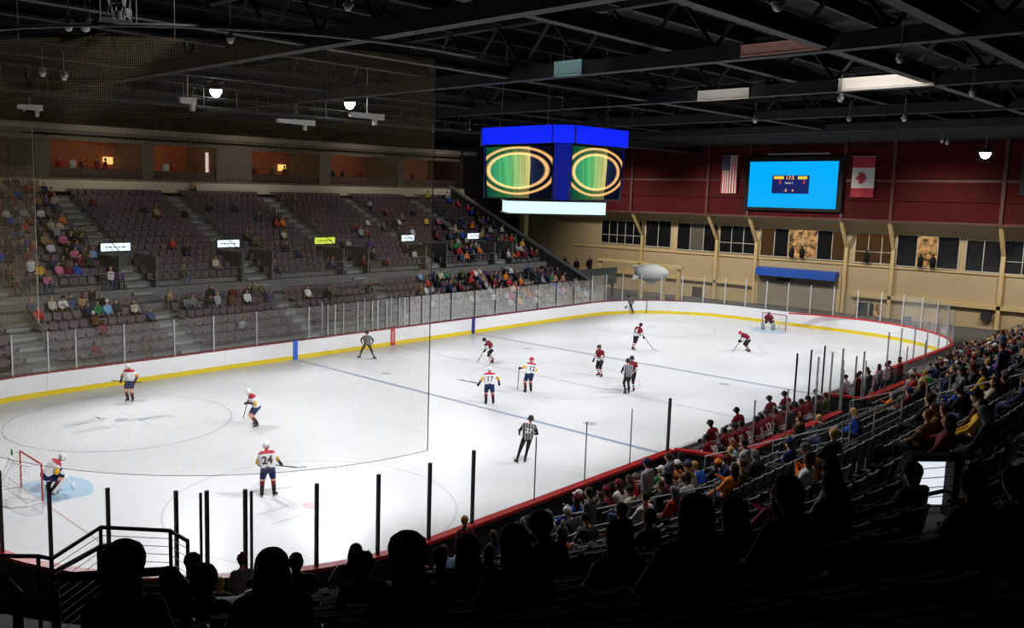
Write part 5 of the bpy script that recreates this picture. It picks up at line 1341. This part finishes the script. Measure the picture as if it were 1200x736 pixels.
# raised dark platform by the far corner, with standing people
plat = empty('platform', (31, 22, 0), 0, 'dark camera platform with grey front beyond the opposite stand', 'platform')
boxo('deck', P('charcoal'), -3.6, 4.5, -2.2, 2.5, 2.0, 2.15, plat); boxo('front_skirt', mat('skirt', (.1, .12, .11), .8), -3.8, -3.6, -2.4, 2.5, 1.3, 2.9, plat); boxo('side_skirt', mat('skirt', (.1, .12, .11), .8), -3.8, 4.5, -2.4, -2.2, 1.3, 2.9, plat)
for (px_, py_) in ((-3.4, -2.1), (4.2, -2.1), (-3.4, 2.2), (4.2, 2.2)): boxo('leg', steel_black, px_-.08, px_+.08, py_-.08, py_+.08, 0, 2.0, plat)
for i, (x, y) in enumerate([(28.6, 20.6), (29.4, 22.2), (30.4, 20.8), (31.5, 23.0), (32.3, 20.7), (33.6, 21.5)]):
    spectator(STANDB[i % 2], (x, y, 2.15), math.pi*.75, 'black', 'charcoal', 'haireblack', label=f'dark standing figure on the platform beyond the opposite stand, {ordn[i]} from its left', group='figures on the far platform')
# vomitory signs
sign_w = emis('sign_white', (.75, .88, 1.0), 1.5); sign_y = emis('sign_yellow', (.62, .78, .08), 1.1)
for i, x in enumerate([-12.79, -4.7, 3.67, 12.32, 20.43]):
    y_ = 25.0
    rt = empty('section_sign', (x, y_, 5.75), 0, f"{'yellow-green' if i == 2 else 'white'} lit section sign over the {['leftmost', 'second', 'middle', 'fourth', 'rightmost'][i]} opening of the opposite stand", 'sign', 'lit section signs')
    w_ = [.95, .85, .95, .7, .85][i]
    sf_ = boxo('sign_face', sign_y if i == 2 else sign_w, -w_, w_, -.12, -.08, 0, .48, rt)
    boxo('sign_box', P('charcoal'), -w_-.05, w_+.05, -.08, .1, -.05, .53, rt)
    b_ = MB()
    for k, (a_, c_) in enumerate([(-.55, -.45), (-.38, -.2), (-.12, .05), (.12, .22), (.3, .5)]): b_.box(a_*w_*1.3, c_*w_*1.3, -.13, -.12, .2, .28)
    b_.build('sign_lettering', mat('sign_ink', (.1, .16, .3), .5) if i != 2 else mat('sign_ink2', (.2, .22, .02), .5), sf_)
    b_ = MB(); b_.box(-w_+.1, -w_+.16, 0, .06, -1.2, 0); b_.box(w_-.16, w_-.1, 0, .06, -1.2, 0); b_.build('sign_post', steel_black, rt)
    # dark opening below
    op = empty('stair_opening', (AX_F[i+1]-.0, HW+DUP, ZUF), 0, f'dark stair opening in the opposite stand, {ordn[i]} from the left', 'stair opening', 'stair openings')
    boxo('side_wall', near_conc, -1.25, -1.1, .2, 3.4, 0, 1.9, op); boxo('side_wall', near_conc, 1.1, 1.25, .2, 3.4, 0, 1.9, op); boxo('lintel', near_conc, -1.25, 1.25, 3.0, 3.4, 0, 1.9, op)

# ------------------------------------------------------------------ roof structure
def truss_y(x, zb, label):
    rt = empty('roof_truss', (x, 0, zb), 0, label, 'truss', 'roof trusses')
    boxo('bottom_chord', roof_m, -.25, .25, -33, 39, 0, .55, rt); boxo('top_chord', roof_m, -.2, .2, -33, 39, 2.4, 2.8, rt)
    b2 = MB(); n = 24
    for k in range(n):
        ya, yb = -33+72*k/n, -33+72*(k+1)/n; ym = (ya+yb)/2
        b2.tube([(0, ya, .5), (0, ym, 2.5)], .09, 4); b2.tube([(0, ym, 2.5), (0, yb, .5)], .09, 4)
    b2.build('web_member', roof_m, rt); return rt
for i, x in enumerate([-29, -18, -7, 4.3, 16.5, 28, 38.5]): truss_y(x, 14.75, f'deep dark steel roof truss spanning the rink, {ordn[i]} from the camera end')
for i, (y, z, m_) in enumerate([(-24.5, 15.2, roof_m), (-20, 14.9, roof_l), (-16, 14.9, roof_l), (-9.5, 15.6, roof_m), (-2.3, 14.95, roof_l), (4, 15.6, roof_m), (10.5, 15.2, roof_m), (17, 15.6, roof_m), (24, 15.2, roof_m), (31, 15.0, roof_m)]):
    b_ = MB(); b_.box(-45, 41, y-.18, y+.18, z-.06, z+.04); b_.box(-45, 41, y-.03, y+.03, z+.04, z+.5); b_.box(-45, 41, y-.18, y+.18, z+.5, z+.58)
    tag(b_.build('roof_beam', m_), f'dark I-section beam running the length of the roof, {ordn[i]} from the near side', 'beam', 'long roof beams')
for i in range(24):
    y = -32+3*i; b_ = MB(); b_.box(-45, 41, y-.08, y+.08, 17.2, 17.4); b_.box(-45, 41, y-.01, y+.01, 17.4, 17.95)
    tag(b_.build('roof_purlin', roof_m), f'slim dark roof purlin high under the deck, {(ordn+["last"])[i] if i < 23 else "last"} from the near side', 'beam', 'roof purlins')
# lowered ribs near the end wall
for i in range(9):
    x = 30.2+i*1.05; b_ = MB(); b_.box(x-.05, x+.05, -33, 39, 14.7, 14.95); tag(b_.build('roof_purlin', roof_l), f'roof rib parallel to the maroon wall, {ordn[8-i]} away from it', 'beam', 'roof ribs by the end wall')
# catwalk
cw = empty('catwalk', (0, 0, 14.0), 0, 'dark catwalk with rails hanging under the roof over the far boards', 'catwalk')
boxo('walkway', roof_m, -45, 40, 13.6, 14.7, 0, .1, cw)
b_ = MB()
for yy in (13.6, 14.7):
    for zz in (.55, 1.1): b_.box(-45, 40, yy-.02, yy+.02, zz-.02, zz+.02)
    for k in range(43): b_.box(-45+2*k-.02, -45+2*k+.02, yy-.02, yy+.02, 0, 1.1)
b_.build('catwalk_rail', roof_l, cw)
# pale plates paint the spotlit patches of the trusses; housings share the tone
pale_m = mat('pale_housing_lit_patch', (.8, .76, .7), .6); patch_t = mat('teal_lit_patch', (.35, .6, .62), .6); patch_p = mat('rose_lit_patch', (.5, .28, .26), .6)
for i, (x, y0, y1, z, h, m_, lb) in enumerate([(4.0, -16.2, -12.3, 14.75, .55, pale_m, 'long white patch of painted light on the truss at upper right'), (4.0, -8.1, -5.4, 14.7, .5, pale_m, 'cream patch of painted light on the truss right of the scoreboard'),
      (-7.3, -6.4, -5.0, 14.75, .6, patch_t, 'teal patch of painted light on the truss above the scoreboard'), (-7.3, -16.0, -13.2, 14.8, .4, patch_p, 'rose patch of painted light on the truss near the top right')]):
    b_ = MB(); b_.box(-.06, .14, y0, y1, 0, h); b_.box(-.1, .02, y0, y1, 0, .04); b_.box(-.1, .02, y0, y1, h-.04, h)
    tag(b_.build('truss_light_patch', m_, None, False, (x-.02, 0, z)), lb, 'panel')
    lamp('patch_spot', 'SPOT', (x-3.0, (y0+y1)/2, z-2.0), (x, (y0+y1)/2, z+h/2), [700, 140, 90, 60][i], (1, .95, .88), .1, 60, .4)
def fixture(loc, size, label, on=False, power=0, tilt=(0, 0), w_=1.0):
    rt = empty('roof_lamp', loc, rnd.uniform(-.5, .5), label, 'lamp', 'roof lamps')
    b2 = MB(); b2.lathe([(.04, .34), (.12, .3), (.16, .12), (.24, .0), (.25, -.04)], n=12); b2.v = [(x*size, y*size, z*size) for x, y, z in b2.v]; hs_ = b2.build('housing', P('charcoal') if on else mat('lamp_alu', (.6, .6, .6), .4, .2), rt, True)
    b2 = MB(); b2.tube([(0, 0, .3*size), (0, 0, 1.0)], .02, 5); b2.box(-.3*size, .3*size, -.02, .02, .2*size, .25*size); b2.build('bracket', steel_grey, rt)
    b2 = MB(); b2.lathe([(.01, -.3), (.12, -.26), (.19, -.14), (.22, -.03)], n=12); b2.v = [(x*size, y*size, z*size) for x, y, z in b2.v]
    b2.build('lens', emis('lens_on', (.85, .92, 1.0), 30) if on else mat('lens_off', (.5, .5, .5), .2), hs_, True); return rt
for i, (u, v, y_) in enumerate([(253, 104, 13.3), (410, 119, 12.4)]): 
    d = ray_pt(u, v, 1)-CAM; pt = CAM+d*((y_-CAM.y)/d.y); fixture(pt, 1.5, f'dazzling white roof lamp above the opposite stand, {["left", "right"][i]} one', True)
d = ray_pt(1155, 178, 1)-CAM; fixture(CAM+d*((24.77-CAM.x)/d.x), 1.4, 'dazzling white roof lamp at the far right under the roof', True)
for i, (u, v, z) in enumerate([(28, 127, 14.6), (215, 118, 14.5), (345, 143, 14.5), (430, 135, 14.6), (550, 153, 14.6), (507, 152, 14.6), (738, 180, 14.2), (1055, 68, 14.3), (1140, 108, 14.3), (885, 140, 14.4), (995, 139, 14.3), (985, 115, 14.4), (1060, 138, 14.3), (1104, 165, 14.2), (1110, 167, 14.2), (912, 3, 14.3), (408, 5, 14.3), (50, 85, 14.4), (75, 89, 14.4), (270, 45, 14.4), (80, 29, 14.3), (100, 29, 14.3)]):
    d = ray_pt(u, v, 1)-CAM
    if abs(d.z) < 1e-3: continue
    t_ = (z-CAM.z)/d.z
    if t_ < 0 or t_ > 110: continue
    pt = CAM+d*t_; fixture(pt, [.7, .55, .62][i % 3], f'small pale unlit lamp fitting under the dark roof, {ordn[i] if i < len(ordn) else "last"} of the scattered fittings', False)
# T-shaped white fixtures
for i, (u, v, z, L, lb) in enumerate([(347, 143, 14.2, 3.0, 'long white lamp housing over the middle of the opposite stand'), (430, 136, 14.2, 2.6, 'long pale duct section right of the white lamp housing'), (220, 118, 14.2, .9, 'white T-shaped bracket left of the dazzling lamp'), (35, 126, 14.2, 1.4, 'white T-shaped bracket at the far left of the roof')]):
    d = ray_pt(u, v, 1)-CAM; pt = CAM+d*((z-CAM.z)/d.z)
    b_ = MB(); b_.hexa([(-L/2, -.1, -.12), (L/2, -.1, -.16), (L/2, .1, -.16), (-L/2, .1, -.12), (-L/2, -.1, .12), (L/2, -.1, .2), (L/2, .1, .2), (-L/2, .1, .12)]); b_.box(L*.2, L*.2+.18, -.12, .12, -.5, .1); b_.tube([(0, 0, .1), (0, 0, 3.75)], .025, 5)
    tag(b_.build('lamp_housing', [pale_m, mat('duct_grey', (.6, .58, .52), .6), pale_m, pale_m][i], None, False, pt), lb, 'lamp housing'); 
# winch and cables above the net corner
wp = CAM+(ray_pt(148, 20, 1)-CAM)*((13.3-CAM.z)/(ray_pt(148, 20, 1)-CAM).z)
wq = min(nps, key=lambda p: abs(pix((p.x, p.y, 13.2))[0]-148))
lamp('winch_fill', 'SPOT', (wq.x+1.5, wq.y-3.0, 14.6), (wq.x, wq.y, 13.6), 260, (1, 1, 1), .1, 50, .4)  # small added spot to brighten the winch, no such lamp is seen
wn = empty('winch', (wq.x, wq.y, 13.22), 0, 'white winch frame with cable drum hanging at the top left of the net', 'winch'); wn.scale = (.62,)*3; wn.rotation_euler = (0, 0, R(-45))
b_ = MB()
for (x, y) in ((-.45, -.3), (.55, -.3), (-.45, .3), (.55, .3)): b_.tube([(x, y, 0), (x, y, 1.9)], .022, 5)
b_.box(-.5, .6, -.35, -.28, 0, .07); b_.box(-.5, .6, .28, .35, 0, .07); b_.box(-.48, .0, -.3, .3, .05, .16); b_.build('frame', P('silver'), wn)
b_ = MB(); b_.lathe([(.2, -.25), (.2, -.22), (.1, -.2), (.1, .2), (.2, .22), (.2, .25)], n=14); b_.v = [(z, x, y+.75) for x, y, z in b_.v]; b_.build('cable_drum', P('silver'), wn)
b_ = MB(); b_.box(-.1, .2, -.14, .14, .1, .4); b_.lathe([(.12, 0), (.14, .05), (.14, .2), (.08, .26)], (.35, 0, .25), 10); b_.build('motor', P('lightgrey'), wn)
b_ = MB()
for k in range(6): b_.tube([(-.4+.17*k, .1*math.sin(k), .1), (-.3+.15*k, .1*math.cos(k*2), .5), (-.35+.16*k, .05, 1.2)], .014, 4)
b_.build('cables', P('white'), wn)

# ------------------------------------------------------------------ rails and openings in the near corner
def tube_obj(name, pts, r_, m_, parent=None): b2 = MB(); b2.tube(pts, r_, 7); return b2.build(name, m_, parent)
vr = empty('stair_guard', (-32.4, -17.2, 3.9), 0, 'black guard rail with thin cables around the stairwell at lower left', 'railing')
top = [(-1.9, 1.5, 1.05), (-.72, .2, 1.05), (-.55, .0, 1.05), (.34, .58, 1.3), (.99, -.16, 1.3), (.99, -.63, 1.3)]
A = [Vector((-33.7, -16.4, 5.2)), Vector((-33.04, -17.02, 5.2)), Vector((-32.95, -17.21, 5.2)), Vector((-32.06, -16.62, 5.2)), Vector((-31.41, -17.36, 5.2)), Vector((-31.41, -17.83, 5.2))]
O_ = Vector((-32.4, -17.2, 3.9)); A = [a-O_ for a in A]
tube_obj('top_rail', A, .028, steel_black, vr)
for a in A[1:]: tube_obj('post', [a, a-Vector((0, 0, 1.6))], .026, steel_black, vr)
for k in range(1, 10):
    tube_obj('cable', [a-Vector((0, 0, .115*k)) for a in A[2:]], .005, steel_grey, vr)
hr_ = empty('handrail', (-32.4, -17.0, 3.9), 0, 'curved black handrail inside the lower left stairwell', 'handrail')
Bp = [Vector(p)-Vector((-32.4, -17.0, 3.9)) for p in [(-32.76, -16.92, 4.9), (-32.42, -16.75, 4.9), (-32.08, -16.58, 4.9), (-31.92, -16.62, 4.9), (-31.88, -16.85, 4.88), (-31.93, -17.1, 4.8), (-31.95, -17.2, 4.5)]]
tube_obj('rail', Bp, .035, steel_black, hr_); tube_obj('post', [Bp[2]-Vector((0, 0, .02)), Bp[2]-Vector((0, 0, 1.0))], .025, steel_black, hr_)
for gi_, (P0, P1, rad, lb) in enumerate([((-35.95, -24.0, 8.2), (-35.68, -24.2, 8.2), .022, 'grey rounded rail end at the bottom left corner'), ((-35.54, -24.25, 8.2), (-35.1, -24.58, 8.2), .02, 'grey hooped rail beside the person in the large round knit hat')]):
    rt = empty('aisle_rail', P0, 0, lb, 'handrail'); d = Vector(P1)-Vector(P0)
    pts = [(0, 0, -.9), (0, 0, -.06), tuple(d*.06+Vector((0, 0, -.01))), tuple(d*.92), tuple(d+Vector((0, 0, -.06))), tuple(d+Vector((0, 0, -.9)))] if gi_ == 1 else [(0, 0, 0), tuple(d*.9), tuple(d+Vector((0, 0, -.05))), tuple(d+Vector((0, 0, -.9)))]
    tube_obj('hoop', pts, rad, mat('rail_worn', (.22, .22, .22), .4, .5), rt)
    for k in range(6):
        z = -.14-.12*k; tube_obj('bar', [(0, 0, z), tuple(d+Vector((0, 0, z)))] , .006, steel_grey, rt) if gi_ == 0 else None
    tube_obj('mid_bar', [(0, 0, -.62), tuple(d+Vector((0, 0, -.5)))], .02, mat('rail_bright', (.5, .5, .5), .4, .3), rt) if gi_ == 1 else None
# bright stairwell at right
vp = ray_pt(1107, 590, 12.0)
vo = empty('stairwell', (vp.x, vp.y, vp.z), R(-42), 'bright lit stairwell opening among the dark seats at right', 'stairwell')
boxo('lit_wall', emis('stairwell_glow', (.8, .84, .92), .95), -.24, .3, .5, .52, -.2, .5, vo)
boxo('side_wall', P('black'), -.34, -.24, .3, .52, -.6, .55, vo); boxo('side_wall', P('black'), .3, .4, .3, .52, -.6, .58, vo); boxo('lintel', P('black'), -.34, .4, .3, .52, .5, .58, vo)
tube_obj('handrail', [(-.5, -.05, .1), (-.05, -.05, .2), (.06, -.05, .16), (.1, -.05, .05), (.1, -.05, -.3)], .03, steel_black, vo)
for k in range(5): tube_obj('bar', [(-.3, .1, -.1+.14*k), (.32, .1, -.05+.14*k)], .006, steel_black, vo)
